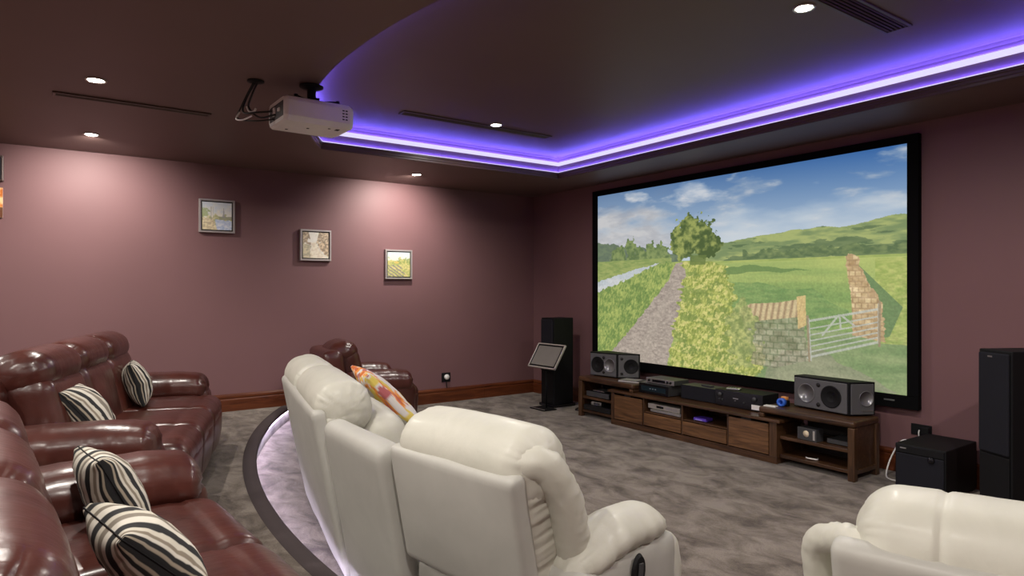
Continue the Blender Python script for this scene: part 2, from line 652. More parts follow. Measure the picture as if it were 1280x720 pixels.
b1c = baseboard('board', ((0, RY0), (0, arc_y(0))), PLAT, SKIRT); b1c.parent = b1
b2 = struct(baseboard('baseboard_front', ((0.019, 0), (RX, 0)), 0, SKIRTX))
for o in (b2,):
    # the run above has the room on its right: mirror the profile to the room side
    for v in o.data.vertices:
        v.co.y = -v.co.y
b3 = struct(baseboard('baseboard_right', ((RX, 0), (RX, RY0)), 0, SKIRT))
for v in b3.data.vertices:
    v.co.x = 2 * RX - v.co.x if v.co.x > RX else v.co.x
for v in b1.data.vertices:
    v.co.x = abs(v.co.x)
for o in (b1b, b1c):
    for v in o.data.vertices:
        v.co.x = abs(v.co.x)

# ================================================================== DOWNLIGHTS
def downlight(x, y, z, label, power=LAMP_W, aim=None):
    t = thing('downlight', label, 'light', (x, y, z), 0, 'recessed ceiling downlights')
    m = MB()
    m.lathe([(0.044, -0.0005), (0.046, -0.006), (0.056, -0.007), (0.060, -0.0005)], 28)
    m.build('trim_ring', STEEL, t)
    m = MB()
    m.lathe([(0.0, -0.0035), (0.044, -0.0035)], 24)
    m.build('lamp_lens', LAMPE, t)
    ld = bpy.data.lights.new('downlight_lamp', 'SPOT')
    ld.energy = power
    ld.color = (1.0, 0.94, 0.86)
    ld.spot_size = math.radians(168)
    ld.spot_blend = 0.55
    ld.shadow_soft_size = 0.03
    lo = bpy.data.objects.new('downlight_lamp', ld)
    COL.objects.link(lo)
    lo.parent = t
    lo.location = (0, 0, -0.02)
    if aim:          # gimbal lamp turned towards the wall
        lo.rotation_euler = Vector((aim[0], aim[1], aim[2])).to_track_quat('-Z', 'Y').to_euler()
        ld.spot_size = math.radians(135)
        ld.spot_blend = 0.9
    return t
downlight(2.50, -5.20, ZC, 'recessed downlight in the lower ceiling just above the left slot vent')
downlight(0.84, -5.17, ZC, 'recessed downlight near the left wall, just below the left slot vent in the photo', LAMP_W * 1.25, (-0.75, 0, -0.8))
downlight(0.69, -2.14, ZC, 'recessed downlight near the left wall towards the screen corner, below the violet cove', LAMP_W * 1.08, (-0.75, 0, -0.8))
downlight(2.18, -2.07, ZT, 'round recessed downlight beside the middle slot vent in the raised ceiling')
downlight(5.21, -2.08, ZT, 'round recessed downlight beside the right-hand grille in the raised ceiling')
for k, (x, y) in enumerate([(6.80, -2.14), (6.75, -5.20), (5.05, -5.20), (0.84, -7.2), (2.9, -7.2), (5.0, -7.2), (6.8, -7.2)]):  # back row is added, unseen fill light; the others mirror the visible layout
    downlight(x, y, ZC, ['round recessed downlight near the right wall beyond the frame', 'round recessed downlight over the viewpoint',
                         'round recessed downlight over the nearer maroon sofa', 'added unseen fill downlight in the back row, first from the left',
                         'added unseen fill downlight in the back row, second from the left', 'added unseen fill downlight in the back row, third from the left',
                         'added unseen fill downlight in the back row, rightmost'][k])

# ================================================================== SLOT VENTS
def vent(x, y0, y1, wd, z, nslat, label):
    t = thing('slot_vent', label, 'vent', (x, (y0 + y1) / 2, z), 0, 'linear air vents in the ceiling')
    L = (y1 - y0) / 2
    m = MB()
    fw = 0.018
    m.box((-wd / 2, -L, -0.010), (-wd / 2 + fw, L, 0.0), 0.003)
    m.box((wd / 2 - fw, -L, -0.010), (wd / 2, L, 0.0), 0.003)
    m.box((-wd / 2 + fw, -L, -0.010), (wd / 2 - fw, -L + fw, 0.0), 0.003)
    m.box((-wd / 2 + fw, L - fw, -0.010), (wd / 2 - fw, L, 0.0), 0.003)
    m.build('frame', BROWNM, t)
    m = MB()
    m.box((-wd / 2 + fw, -L + fw, -0.0012), (wd / 2 - fw, L - fw, -0.0004))
    m.build('backing', DARKM, t)
    iw = wd - 2 * fw
    for k in range(nslat):
        xc = -iw / 2 + iw * (k + 0.5) / nslat
        m = MB()
        m.box((-0.0035, -L + fw, -0.004), (0.0035, L - fw, 0.004), 0, T(xc, 0, -0.0065) @ R(35, 'Y'))
        m.build('slat', BROWNM, t)
    return t
vent(2.045, -5.42, -4.48, 0.085, ZC, 2, 'thin brown slot vent in the lower ceiling at upper left')
vent(2.08, -2.98, -1.37, 0.115, ZT, 3, 'brown slot vent in the middle of the raised ceiling, beside a downlight')
vent(5.37, -2.98, -1.36, 0.15, ZT, 5, 'wider dark slatted air grille in the raised ceiling at upper right')

# ================================================================== SOFAS
def curve_pts(ctrl, n=10):
    P = [np.array(p, float) for p in ctrl]
    P = [2 * P[0] - P[1]] + P + [2 * P[-1] - P[-2]]
    out = []
    for i in range(1, len(P) - 2):
        for k in range(n):
            s = k / n
            out.append(0.5 * ((2 * P[i]) + (-P[i - 1] + P[i + 1]) * s + (2 * P[i - 1] - 5 * P[i] + 4 * P[i + 1] - P[i + 2]) * s * s + (-P[i - 1] + 3 * P[i] - 3 * P[i + 1] + P[i + 2]) * s ** 3))
    out.append(P[-2])
    return [tuple(p) for p in out]
def part(name, q, F, mat, parent, M=None):
    if M is not None:
        q = xf(q, M)
    return mesh_obj(name, q, F, mat, parent, True)

def red_sofa(name, label, cat, loc, rotz, nseat, sw=0.58, aw=0.27, group=None, seed=0, head=0.835, arm_top=0.605, back=0.0, lean=13, sy=0.0):
    t = thing(name, label, cat, loc, math.radians(rotz), group)
    W = nseat * sw / 2 + aw
    q, F, u, nr = puff((W - 0.06, 0.10, 0.40), (0.05, 0.05, 0.08), (24, 6, 12))
    part('back_shell', q, F, RED, t, T(0, -0.45 - back, 0.43) @ R(6, 'X'))
    q, F, u, nr = puff((nseat * sw / 2 - 0.004, 0.36, 0.15), 0.03, (12, 10, 6))
    part('base', q, F, RED, t, T(0, -0.04, 0.17))
    for k in range(nseat):
        x = (k - (nseat - 1) / 2) * sw
        sd = seed + 31 * k
        # seat cushion
        q, F, u, nr = puff((sw / 2 - 0.001, 0.355, 0.115), (0.045, 0.10, 0.09), (26, 40, 10), (0, 0.0, 0.022))
        top = np.clip(u[:, 2], 0, 1)
        q = wrinkle(q, nr, 0.0035, (14, 3.0, 4), sd, top * (0.4 + 0.6 * np.abs(u[:, 1]) ** 2))
        q = end_gather(q, u, nr, 1, 0.004, 9, sd + 1, 6)
        q[:, 2] -= 0.012 * np.exp(-((q[:, 1] - 0.19) / 0.010) ** 2) * top          # seam across the knee
        s = part('seat_cushion', q, F, RED, t, T(x, 0.075 + sy, 0.328))
        # footrest front
        q, F, u, nr = puff((sw / 2 - 0.003, 0.060, 0.155), (0.045, 0.055, 0.06), (20, 6, 16), (0, 0.020, 0))
        q = wrinkle(q, nr, 0.003, (8, 8, 5), sd + 5)
        part('footrest', q, F, RED, t, T(x, 0.360 + sy, 0.215) @ R(-5, 'X'))
        # backrest
        q, F, u, nr = puff((sw / 2 + 0.003, 0.115, 0.27), (0.07, 0.10, 0.10), (26, 10, 26), (0, 0.035, 0))
        q = wrinkle(q, nr, 0.005, (4, 6, 9), sd + 7, np.clip(u[:, 1], 0, 1))
        q = end_gather(q, u, nr, 2, 0.006, 7, sd + 8, 3)
        part('backrest', q, F, RED, t, T(x, -0.275 - back, 0.565) @ R(lean, 'X'))
        # headrest
        q, F, u, nr = puff((sw / 2 + 0.006, 0.150, 0.115), (0.10, 0.13, 0.11), (40, 18, 18), (0, 0.010, 0.010))
        q = end_gather(q, u, nr, 0, 0.008, 8, sd + 9, 5)
        q = wrinkle(q, nr, 0.0035, (20, 3, 3), sd + 10, 0.25 + 0.75 * np.abs(u[:, 0]))
        part('headrest', q, F, RED, t, T(x, -0.350 - back, head) @ R(lean, 'X'))
    for s in (-1, 1):
        x = s * (nseat * sw / 2 + aw / 2)
        sd = seed + 100 + s
        q, F, u, nr = puff((aw / 2 - 0.006, 0.375, 0.235), (0.05, 0.09, 0.07), (10, 26, 14), (0.012, 0.02, 0))
        q = wrinkle(q, nr, 0.003, (4, 6, 7), sd)
        ap = part('arm_panel', q, F, RED, t, T(x, -0.055, 0.262))
        q, F, u, nr = puff((aw / 2 + 0.020, 0.345, 0.105), (0.11, 0.07, 0.092), (20, 60, 16), (0, 0, 0.014))
        side = 0.35 + 0.65 * np.clip(1 - u[:, 2], 0, 1.4) / 1.4
        q = wrinkle(q, nr, 0.0040, (2, 30, 3), sd + 3, side)
        q = wrinkle(q, nr, 0.003, (4, 7, 4), sd + 4)
        q = end_gather(q, u, nr, 1, 0.011, 7, sd + 5, 8)
        q[:, 2] -= 0.018 * np.clip((q[:, 1] - 0.12) / 0.22, 0, 1) ** 2
        part('armrest', q, F, RED, t, T(x, -0.035, arm_top - 0.11))
    feet(t, [(sx * (W - 0.10), sy) for sx in (-1, 1) for sy in (-0.36, 0.26)], 0.030, 0.05, BLACK)
    return t

red_sofa('recliner_sofa', 'glossy maroon leather three-seat sofa by the left wall, three backrests in full view',
         'sofa', (2.41, -4.985, PLAT), -16, 3, group='maroon leather seats', seed=1)
red_sofa('recliner_sofa', 'glossy maroon leather sofa in the lower left corner, cut off by the frame',
         'sofa', (5.22, -5.12, PLAT), 5, 3, group='maroon leather seats', seed=400, back=0.10, lean=16, head=0.80, sy=-0.075)
red_sofa('recliner_armchair', 'maroon leather armchair in front of the left wall, half hidden behind the cream sofa',
         'armchair', (0.74, -2.68, 0), -8, 1, sw=0.52, aw=0.21, group='maroon leather seats', seed=900, head=0.78, arm_top=0.61)

def oval(m, rx, rz, d, M, n=24):
    V = [(rx * math.cos(2 * PI * k / n), 0, rz * math.sin(2 * PI * k / n)) for k in range(n)]
    V2 = [(rx * 0.86 * math.cos(2 * PI * k / n), -d, rz * 0.86 * math.sin(2 * PI * k / n)) for k in range(n)]
    F = [tuple(range(n, 2 * n))] + [(k, (k + 1) % n, n + (k + 1) % n, n + k) for k in range(n)]
    m.add(V + V2, F, False, M)

def roll(ctrl, r, nl, nc, seed, amp=0.006):
    P = np.array(curve_pts(ctrl, 12))
    d = np.r_[0, np.cumsum(np.linalg.norm(np.diff(P, axis=0), axis=1))]
    tt = (1 - np.cos(np.linspace(0, PI, nl))) / 2 * d[-1]
    P = np.stack([np.interp(tt, d, P[:, k]) for k in range(3)], 1)
    ends = np.minimum(tt, d[-1] - tt)
    rad = r * np.sqrt(np.clip(1 - (1 - np.clip(ends / r, 0, 1)) ** 2, 0.0004, 1))
    m = MB()
    m.tube([tuple(p) for p in P], list(rad), nc)
    q = np.array(m.v)
    c = np.repeat(P, nc, 0)
    nr = q - c
    nr /= np.linalg.norm(nr, axis=1, keepdims=True) + 1e-9
    al = np.repeat(tt, nc)
    an = np.tile(np.arange(nc) / nc * 2 * PI, nl)
    dsp = amp * fbm(al * 62, np.cos(an) * 1.0, np.sin(an) * 1.0, seed, 2) * (0.35 + 0.65 * (np.cos(an * 1.0 + 2.0) > -0.2))
    dsp += 0.010 * vnoise(np.cos(an) * 4, np.sin(an) * 4, 0.2, seed + 4) * np.exp(-np.repeat(ends, nc) / 0.05)
    return q + nr * dsp[:, None], m.f

def white_module(name, label, cat, loc, rotz, hw, ear=0, arm=0, hinge=0.43, pillows=((0.0, 1.0),), seed=0, top=0.88, group=None, handle=False, headz=0.885, seats=1, drop=0.0, flare=0.0, groove=None):
    """a cream recliner unit. local: y = 0 foot of the back panel, +y towards the screen, panel half width hw"""
    t = thing(name, label, cat, loc, math.radians(rotz), group)
    lean = 11.0
    # upper back panel, leaning
    L = (top - hinge) / 2
    q, F, u, nr = puff((hw, 0.035, L), (0.022, 0.026, 0.026), (28, 6, 22), (0, 0.016, 0))
    q = wrinkle(q, nr, 0.004, (3, 3, 2.2), seed)
    Mp = T(0, 0, hinge) @ R(lean, 'X') @ T(0, 0.02, L)
    bp_ = part('back_panel', q, F, CREAMB, t, Mp)
    m = MB()
    if drop == 0: m.tube([tuple(Mp @ Vector((x, 0.040, L - 0.002))) for x in np.linspace(-hw + 0.01, hw - 0.01, 9)], 0.0035, 6)
    if drop == 0: m.build('seam', SEAM, bp_)
    if hinge > 0.15:
        q, F, u, nr = puff((hw - 0.012, 0.014, hinge / 2 - 0.02), (0.012, 0.013, 0.02), (44, 2, 14))
        fold = np.clip(0.5 - u[:, 2] * 0.5, 0, 1)
        q[:, 1] += 0.018 * vnoise(q[:, 0] * 13 + 0.9 * fold, q[:, 2] * 1.2, 0.3, seed + 2) * (0.3 + fold)
        part('back_skirt', q, F, CREAMB, t, T(0, 0.050, hinge / 2))
    # body between panel and pillow
    q, F, u, nr = puff((hw - 0.004, 0.070, L - 0.012), (0.03, 0.05, 0.05), (16, 8, 90))
    sidem = np.abs(u[:, 0]) ** 6
    q = wrinkle(q, nr, 0.0085, (2, 5, 46), seed + 3, sidem, 2)
    part('back_body', q, F, CREAM, t, T(0, 0, hinge) @ R(lean, 'X') @ T(0, 0.10, L - 0.008))
    # pillows on top
    for k, (a, b) in enumerate(pillows):
        x0, x1 = -hw + 2 * hw * a, -hw + 2 * hw * b
        h = (x1 - x0) / 2 + 0.006
        q, F, u, nr = puff((h, 0.135, 0.125), (0.085, 0.115, 0.105), (52 if groove is None else 130, 24, 22), (0, 0.0, 0.018))
        q = end_gather(q, u, nr, 0, 0.008, 9, seed + 5 + k, 6)
        q = wrinkle(q, nr, 0.004, (7, 4, 4), seed + 8 + k, 0.25 + 0.75 * np.abs(u[:, 0]) ** 3)
        if groove is not None:
            q = q - nr * (0.0055 * np.exp(-((q[:, 0] - groove + (x0 + x1) / 2) / 0.007) ** 2))[:, None]
        yt = -math.sin(math.radians(lean)) * (headz - hinge)
        part('head_pillow', q, F, CREAM, t, T((x0 + x1) / 2, yt + 0.145, headz - 0.025) @ R(lean, 'X'))
        q, F, u, nr = puff((h - 0.02, 0.11, 0.23), (0.09, 0.10, 0.11), (22, 10, 20), (0, 0.04, 0))
        q = wrinkle(q, nr, 0.008, (6, 5, 4), seed + 15 + k)
        part('backrest', q, F, CREAM, t, T((x0 + x1) / 2, 0.20, 0.60) @ R(lean, 'X'))
    # side roll (ear)
    for s in ((ear,) if ear else ()):
        yt = -math.sin(math.radians(lean)) * (0.90 - hinge)
        q, F = roll([(s * (hw - 0.135), yt + 0.105, 0.845 - drop), (s * (hw - 0.065), yt + 0.085, 0.888 - drop), (s * (hw - 0.005), yt + 0.135, 0.885 - drop), (s * (hw + 0.018 + flare), yt + 0.195, 0.79), (s * (hw + 0.020 + flare), yt + 0.235, 0.65), (s * (hw + 0.012 + flare), yt + 0.270, 0.47)],
                    0.057 - 0.4 * drop, 96, 26, seed + 20, 0.0045)
        e = part('side_roll', q, F, CREAM, t)
    # seat
    for k in range(seats):
        xa = -hw + 2 * hw * (k + 0.5) / seats
        q, F, u, nr = puff((hw / seats - 0.004, 0.31, 0.12), (0.08, 0.12, 0.10), (20, 24, 8), (0, 0, 0.035))
        q = wrinkle(q, nr, 0.007, (6, 4, 4), seed + 30 + k)
        part('seat_cushion', q, F, CREAM, t, T(xa, 0.47, 0.36))
        q, F, u, nr = puff((hw / seats - 0.006, 0.06, 0.15), (0.05, 0.055, 0.06), (14, 6, 10), (0, 0.02, 0))
        part('footrest', q, F, CREAM, t, T(xa, 0.76, 0.22))
    q, F, u, nr = puff((hw - 0.01, 0.33, 0.13), 0.03, (10, 10, 4))
    part('base', q, F, CREAMB, t, T(0, 0.40, 0.16))
    for s in ((arm,) if arm else ()):
        xa = s * (hw + 0.035)
        q, F, u, nr = puff((0.090, 0.275, 0.268), (0.03, 0.05, 0.04), (8, 18, 12), (0.006, 0.0, 0))
        q = wrinkle(q, nr, 0.004, (4, 5, 5), seed + 40)
        ap = part('arm_panel', q, F, CREAMB, t, T(xa, 0.335, 0.308))
        q, F, u, nr = puff((0.098, 0.255, 0.048), (0.092, 0.12, 0.046), (22, 56, 14), (0, 0, 0.032))
        side = np.clip(1 - u[:, 2], 0, 1.5) / 1.5
        q = wrinkle(q, nr, 0.005, (3, 34, 3), seed + 41, 0.1 + side)
        q = end_gather(q, u, nr, 1, 0.010, 6, seed + 42, 5)
        q[:, 2] -= 0.06 * np.clip((-q[:, 1] - 0.02) / 0.24, 0, 1) ** 1.3 + 0.035 * np.clip((q[:, 1] - 0.14) / 0.15, 0, 1) ** 2
        part('armrest', q, F, CREAM, t, T(xa, 0.335, 0.618))
        q, F, u, nr = puff((0.088, 0.045, 0.250), (0.05, 0.042, 0.06), (12, 8, 20), (0.01, 0.01, 0))
        q = wrinkle(q, nr, 0.004, (4, 4, 22), seed + 43)
        part('arm_front', q, F, CREAM, t, T(xa, 0.605, 0.315))
        if handle:
            m = MB()
            oval(m, 0.036, 0.058, 0.010, T(s * (hw + 0.035 + 0.097), 0.345, 0.515) @ R(90 * s, 'Z') @ R(8, 'Y'))
            hh = m.build('recline_handle', BLACK, t)
            m = MB()
            m.box((-0.012, -0.006, -0.03), (0.012, 0.0, 0.03), 0.003, T(s * (hw + 0.035 + 0.107), 0.345, 0.515) @ R(90 * s, 'Z') @ R(8, 'Y'))
            m.build('lever', GREYD, hh)
    feet(t, [(sx * (hw - 0.07), sy) for sx in (-1, 1) for sy in (0.10, 0.66)], 0.030, 0.05, BLACK)
    return t

white_module('recliner_loveseat', 'cream leather loveseat seen from behind with a floral cushion, left of the cream console',
             'sofa', (3.57, -4.15, 0), -10, 0.70, ear=-1, arm=-1, hinge=0.06, pillows=((-0.05, 0.42), (0.40, 1.0)), seed=1500, group='cream leather seats', seats=2)
white_module('recliner_chair', 'cream leather recliner seen from behind with an oval black lever on its right side',
             'armchair', (5.30, -4.262, 0), 10, 0.320, ear=1, arm=1, hinge=0.44, seed=1600, group='cream leather seats', handle=True)
white_module('recliner_chair', 'cream leather recliner in the bottom right corner, only its back and left arm showing',
             'armchair', (6.69, -3.80, 0), 17, 0.335, ear=-1, arm=-1, hinge=0.44, pillows=((0.06, 1.25),), seed=1700, drop=0.05, flare=0.045, headz=0.865, groove=-0.13, group='cream leather seats')

# console wedge between the two cream seats
t = thing('sofa_console', 'narrow cream leather console unit wedged between the cream loveseat and the recliner', 'console', (4.63, -4.272, 0), math.radians(0), 'cream leather seats')
q, F, u, nr = puff((0.315, 0.055, 0.41), (0.03, 0.045, 0.05), (16, 6, 26))
q = wrinkle(q, nr, 0.004, (3, 3, 2.5), 51)
part('back_panel', q, F, CREAMB, t, T(0, 0, 0.03) @ R(10, 'X') @ T(0, 0.045, 0.41))
q, F, u, nr = puff((0.165, 0.29, 0.25), 0.05, (10, 12, 10))
part('storage_box', q, F, CREAMB, t, T(0, 0.42, 0.27))
q, F, u, nr = puff((0.160, 0.28, 0.045), 0.04, (12, 14, 6), (0, 0, 0.015))
part('lid', q, F, CREAM, t, T(0, 0.42, 0.545))

# ================================================================== CUSHIONS
STR = [(0.0, (0.012, 0.011, 0.012)), (0.10, (0.55, 0.50, 0.41)), (0.15, (0.02, 0.02, 0.02)), (0.24, (0.60, 0.56, 0.47)), (0.31, (0.20, 0.17, 0.13)),
       (0.36, (0.66, 0.62, 0.54)), (0.43, (0.015, 0.015, 0.016)), (0.50, (0.58, 0.54, 0.45)), (0.55, (0.22, 0.19, 0.15)), (0.61, (0.66, 0.62, 0.54)),
       (0.68, (0.014, 0.014, 0.015)), (0.76, (0.60, 0.56, 0.47)), (0.81, (0.24, 0.20, 0.15)), (0.85, (0.62, 0.58, 0.5)), (0.885, (0.012, 0.012, 0.013)), (0.935, (0.34, 0.29, 0.22)), (0.968, (0.012, 0.012, 0.013))]
def stripe_cols(s):
    c = np.zeros((len(s), 3))
    for (p, col) in STR:
        c[s >= p] = col
    return c
def pillow_geo(hw, hh, th, n=(84, 8, 40), seed=0, soft=0.5):
    U, F = lattice(*n)
    E = np.sin(U * PI / 2)
    E[:, 1] = U[:, 1]
    x, y, z = E[:, 0], E[:, 1], E[:, 2]
    prof = np.clip(1 - x ** 2, 0, 1) ** soft * np.clip(1 - z ** 2, 0, 1) ** soft
    q = np.stack([hw * x * (1 - 0.05 * (1 - z ** 2) * np.abs(x)), th * y * (0.10 + 0.90 * prof), hh * z * (1 - 0.05 * (1 - x ** 2) * np.abs(z))], 1)
    q[:, 1] += 0.010 * fbm(q[:, 0] * 7, q[:, 2] * 7, 0.5, seed)
    return q, F, U
def striped_cushion(label, loc, rz, lean, roll, hw=0.20, hh=0.20, th=0.085, seed=0, bend=0.0):
    t = thing('striped_cushion', label, 'cushion', loc, math.radians(rz), 'striped cushions on the maroon sofas')
    q, F, U = pillow_geo(hw, hh, th, seed=seed)
    s = (U[:, 0] + 1) / 2 + 0.008 * fbm(q[:, 2] * 5, q[:, 0] * 5, 0, seed)
    c = stripe_cols(np.clip(s, 0, 0.999))
    if bend:
        q[:, 1] += bend * (q[:, 0] / hw) ** 2
    M = R(roll, 'Y')
    M = R(lean, 'X') @ M
    q = xf(q, M)
    zoff = -q[:, 2].min()
    q[:, 2] += zoff
    mesh_obj('cover', q, F, FABRIC, t, True, c)
    k = np.linspace(-1, 1, 25)
    pts = [(hw * (a) * (1 - 0.0), 0, hh) for a in k] + [(hw, 0, -hh * a) for a in k[1:]] + [(-hw * a, 0, -hh) for a in k[1:]] + [(-hw, 0, hh * a) for a in k[1:-1]]
    pts = np.array(pts)
    xx, zz = pts[:, 0] / hw, pts[:, 2] / hh
    pts = np.stack([pts[:, 0] * (1 - 0.05 * (1 - zz ** 2) * np.abs(xx)), bend * xx ** 2, pts[:, 2] * (1 - 0.05 * (1 - xx ** 2) * np.abs(zz))], 1)
    pts = xf(pts, M)
    pts[:, 2] += zoff
    m = MB()
    m.tube([tuple(p) for p in pts], 0.0025, 6, closed=True)
    m.build('seam', BLACK, t)
    return t
SZ = PLAT + 0.485
striped_cushion('small striped cushion standing at the far arm of the sofa by the left wall', (1.97, -4.94, SZ - 0.02), -6, 16, 0, 0.145, 0.15, 0.085, 1)
striped_cushion('striped cushion just showing above the near arm of the sofa by the left wall', (2.98, -5.25, SZ - 0.03), -10, 38, 0, 0.17, 0.17, 0.09, 2)
striped_cushion('striped black and white cushion on the nearest maroon sofa, the farther of two', (4.54, -5.225, SZ - 0.085), 10, 26, 0, 0.145, 0.17, 0.085, 3)
striped_cushion('striped cream and taupe cushion on the nearest maroon sofa, the closer of two', (5.12, -5.18, SZ - 0.075), 12, 44, 0, 0.17, 0.155, 0.09, 4)

# floral cushion on the cream loveseat
t = thing('floral_cushion', 'white cushion with orange and yellow flowers leaning on the back of the cream loveseat', 'cushion', (3.41, -3.70, 0.545), math.radians(-10))
q, F, U = pillow_geo(0.24, 0.26, 0.075, seed=9)
n1 = fbm(U[:, 0] * 2.6 + 3, U[:, 2] * 2.6, 0, 61)
n2 = fbm(U[:, 0] * 3.5, U[:, 2] * 3.5 + 7, 0, 62)
c = np.tile(np.array([[0.72, 0.68, 0.66]]), (len(q), 1))
c[n1 > 0.25] = (0.80, 0.30, 0.06)
c[n1 > 0.55] = (0.62, 0.14, 0.03)
c[n2 > 0.45] = (0.72, 0.56, 0.12)
c[n2 < -0.62] = (0.45, 0.12, 0.13)
M = R(44, 'X')
q = xf(q, M)
q[:, 2] -= q[:, 2].min()
mesh_obj('cover', q, F, FABRIC, t, True, c)

# ================================================================== PICTURES PAINTED IN CODE
def lin(c):
    c = np.clip(np.asarray(c, float) / 255.0, 0, 1)
    return np.where(c <= 0.04045, c / 12.92, ((c + 0.055) / 1.055) ** 2.4)
def in_poly(u, v, poly):
    r = np.zeros(u.shape, bool)
    n = len(poly)
    j = n - 1
    for i in range(n):
        xi, yi = poly[i]
        xj, yj = poly[j]
        if yi != yj:
            cnd = ((yi > v) != (yj > v)) & (u < (xj - xi) * (v - yi) / (yj - yi) + xi)
            r ^= cnd
        j = i
    return r
def put(img, m, col, k=1.0):
    col = np.asarray(col, float)
    if col.ndim == 1:
        img[m] = img[m] * (1 - k) + col * k
    else:
        img[m] = img[m] * (1 - k) + col[m] * k
def mixc(a, b, t):
    t = np.clip(t, 0, 1)[..., None]
    return np.asarray(a, float) * (1 - t) + np.asarray(b, float) * t
def seg(u, v, a, b, asp):
    ax_, ay = a[0] * asp, a[1]
    bx, by = b[0] * asp, b[1]
    px, py = u * asp, v
    dx, dy = bx - ax_, by - ay
    tt = np.clip(((px - ax_) * dx + (py - ay) * dy) / (dx * dx + dy * dy), 0, 1)
    return np.hypot(px - ax_ - tt * dx, py - ay - tt * dy)

def landscape(W, H):
    u, v = np.meshgrid(np.linspace(0, 1, W), np.linspace(0, 1, H))
    A = 1.8
    img = np.zeros((H, W, 3))
    # sky
    hb = np.clip(v / 0.37, 0, 1)
    deep = mixc((92, 126, 170), (38, 92, 164), u * 1.2 - 0.1)
    img[:] = deep * (1 - hb[..., None] ** 0.9) + np.array((190, 208, 224)) * hb[..., None] ** 0.9
    cl = fbm(u * 6 + v * 5, v * 13 - u * 3, 0, 5, 6)
    fine = fbm(u * 16 + v * 12, v * 30 - u * 9, 0, 6, 5)
    bank = np.clip((0.40 - u) / 0.16, 0, 1) * np.clip((v - 0.10 - 0.42 * np.clip(u - 0.20, 0, 1)) / 0.07 + 0.5, 0, 1)
    cm = np.clip(bank * 1.1 + cl * 0.45 + fine * 0.2 - 0.15, 0, 1)
    img = mixc(img, mixc((206, 206, 208), (184, 186, 192), fine + v * 2), cm)
    wisp = np.clip(1.2 - np.abs(v - 0.07 - 0.35 * (u - 0.24)) / 0.06, 0, 1) * np.clip(1.3 - np.abs(u - 0.25) / 0.14, 0, 1)
    img = mixc(img, np.array((214, 218, 224)), np.clip(wisp * 0.9 + cl * 0.5 + fine * 0.5 - 0.42, 0, 0.9))
    cm2 = np.clip(1.0 - np.hypot((u - 0.415) / 0.085, (v - 0.055 - 0.35 * (u - 0.42)) / 0.05) + cl * 0.6 + fine * 0.35, 0, 1) * 0.8
    img = mixc(img, np.array((226, 228, 232)), cm2)
    dk = np.clip(fbm(u * 6 + 9, v * 18 + 4 * u, 0, 15, 5) * 1.4 - 0.25, 0, 1) * np.clip(1 - u / 0.42, 0, 1) * np.clip(1.2 - v / 0.22, 0, 1)
    img = mixc(img, np.array((112, 132, 164)), dk * 0.75)
    img = mixc(img, np.array((216, 224, 230)), np.clip(cl * 0.35 + (v - 0.20) * 4 + 0.25 * (0.75 - np.abs(u - 0.7)), 0, 0.75) * np.clip((u - 0.35) / 0.2, 0, 1) * np.clip((v - 0.10) / 0.1, 0, 1))
    # ground base
    g = v > 0.425
    gr = fbm(u * 60, v * 120, 0, 21, 6)
    img = np.where(g[..., None], mixc((152, 172, 84), (178, 190, 98), gr * 0.6 + 0.5), img)
    # right hill
    top = 0.345 - 0.045 * np.clip((u - 0.5) / 0.28, 0, 1) + 0.012 * np.clip((u - 0.8) / 0.05, 0, 1) - 0.032 * np.clip((u - 0.84) / 0.12, 0, 1) + 0.006 * fbm(u * 26, 0.3, 0, 30, 4)
    m = (v > top) & (v < 0.435) & (u > 0.40)
    hn = fbm(u * 22, v * 55, 0, 31, 4)
    put(img, m, mixc((118, 140, 86), (168, 180, 104), hn * 0.9 + 0.45))
    m2 = m & (fbm(u * 16 + 3, v * 50, 0, 33, 4) + (v - 0.36) * 9 + (u - 0.86) * 1.2 > 0.22)
    put(img, m2, mixc((84, 108, 66), (110, 130, 80), hn * 0.8 + 0.5))
    tl = (v > 0.392 + 0.016 * fbm(u * 50, 0.7, 0, 34, 3)) & (v < 0.432) & (u > 0.58)
    put(img, tl, mixc((78, 102, 60), (122, 140, 82), fbm(u * 80, v * 80, 0, 35, 3) * 0.6 + 0.4), 0.9)
    # left hill and far trees
    m = (v > 0.285 + 0.30 * u + 0.010 * fbm(u * 50, 0.1, 0, 36, 3)) & (v < 0.43) & (u < 0.36)
    put(img, m, mixc((88, 106, 84), (108, 126, 92), fbm(u * 60, v * 60, 0, 37, 3) * 0.6 + 0.5))
    for (cx, cy, rx, ry) in ((0.10, 0.375, 0.035, 0.055), (0.16, 0.36, 0.022, 0.07), (0.20, 0.385, 0.03, 0.05), (0.245, 0.37, 0.024, 0.06), (0.29, 0.375, 0.03, 0.055)):
        m = np.hypot((u - cx) / rx, (v - cy) / ry) + 0.35 * fbm(u * 70, v * 45, 0, 38, 3) < 1
        put(img, m, mixc((84, 108, 58), (132, 150, 84), fbm(u * 90, v * 60, 0, 39, 3) * 0.7 + 0.45))
    # bank, river, verge
    m = in_poly(u, v, [(-.01, .41), (.33, .405), (.33, .44), (-.01, .55)])
    put(img, m, mixc((128, 150, 76), (160, 172, 92), gr * 0.6 + 0.5))
    m = in_poly(u, v + 0.005 * fbm(u * 60, v * 60, 0, 40, 4), [(-.01, .535), (.10, .495), (.19, .458), (.285, .432), (.19, .487), (.10, .55), (-.01, .625)])
    put(img, m, mixc((188, 198, 204), (212, 214, 214), fbm(u * 12, v * 40, 0, 41, 3) * 0.7 + 0.5))
    gs = fbm(u * 230 + v * 45, v * 75, 0, 42, 5)
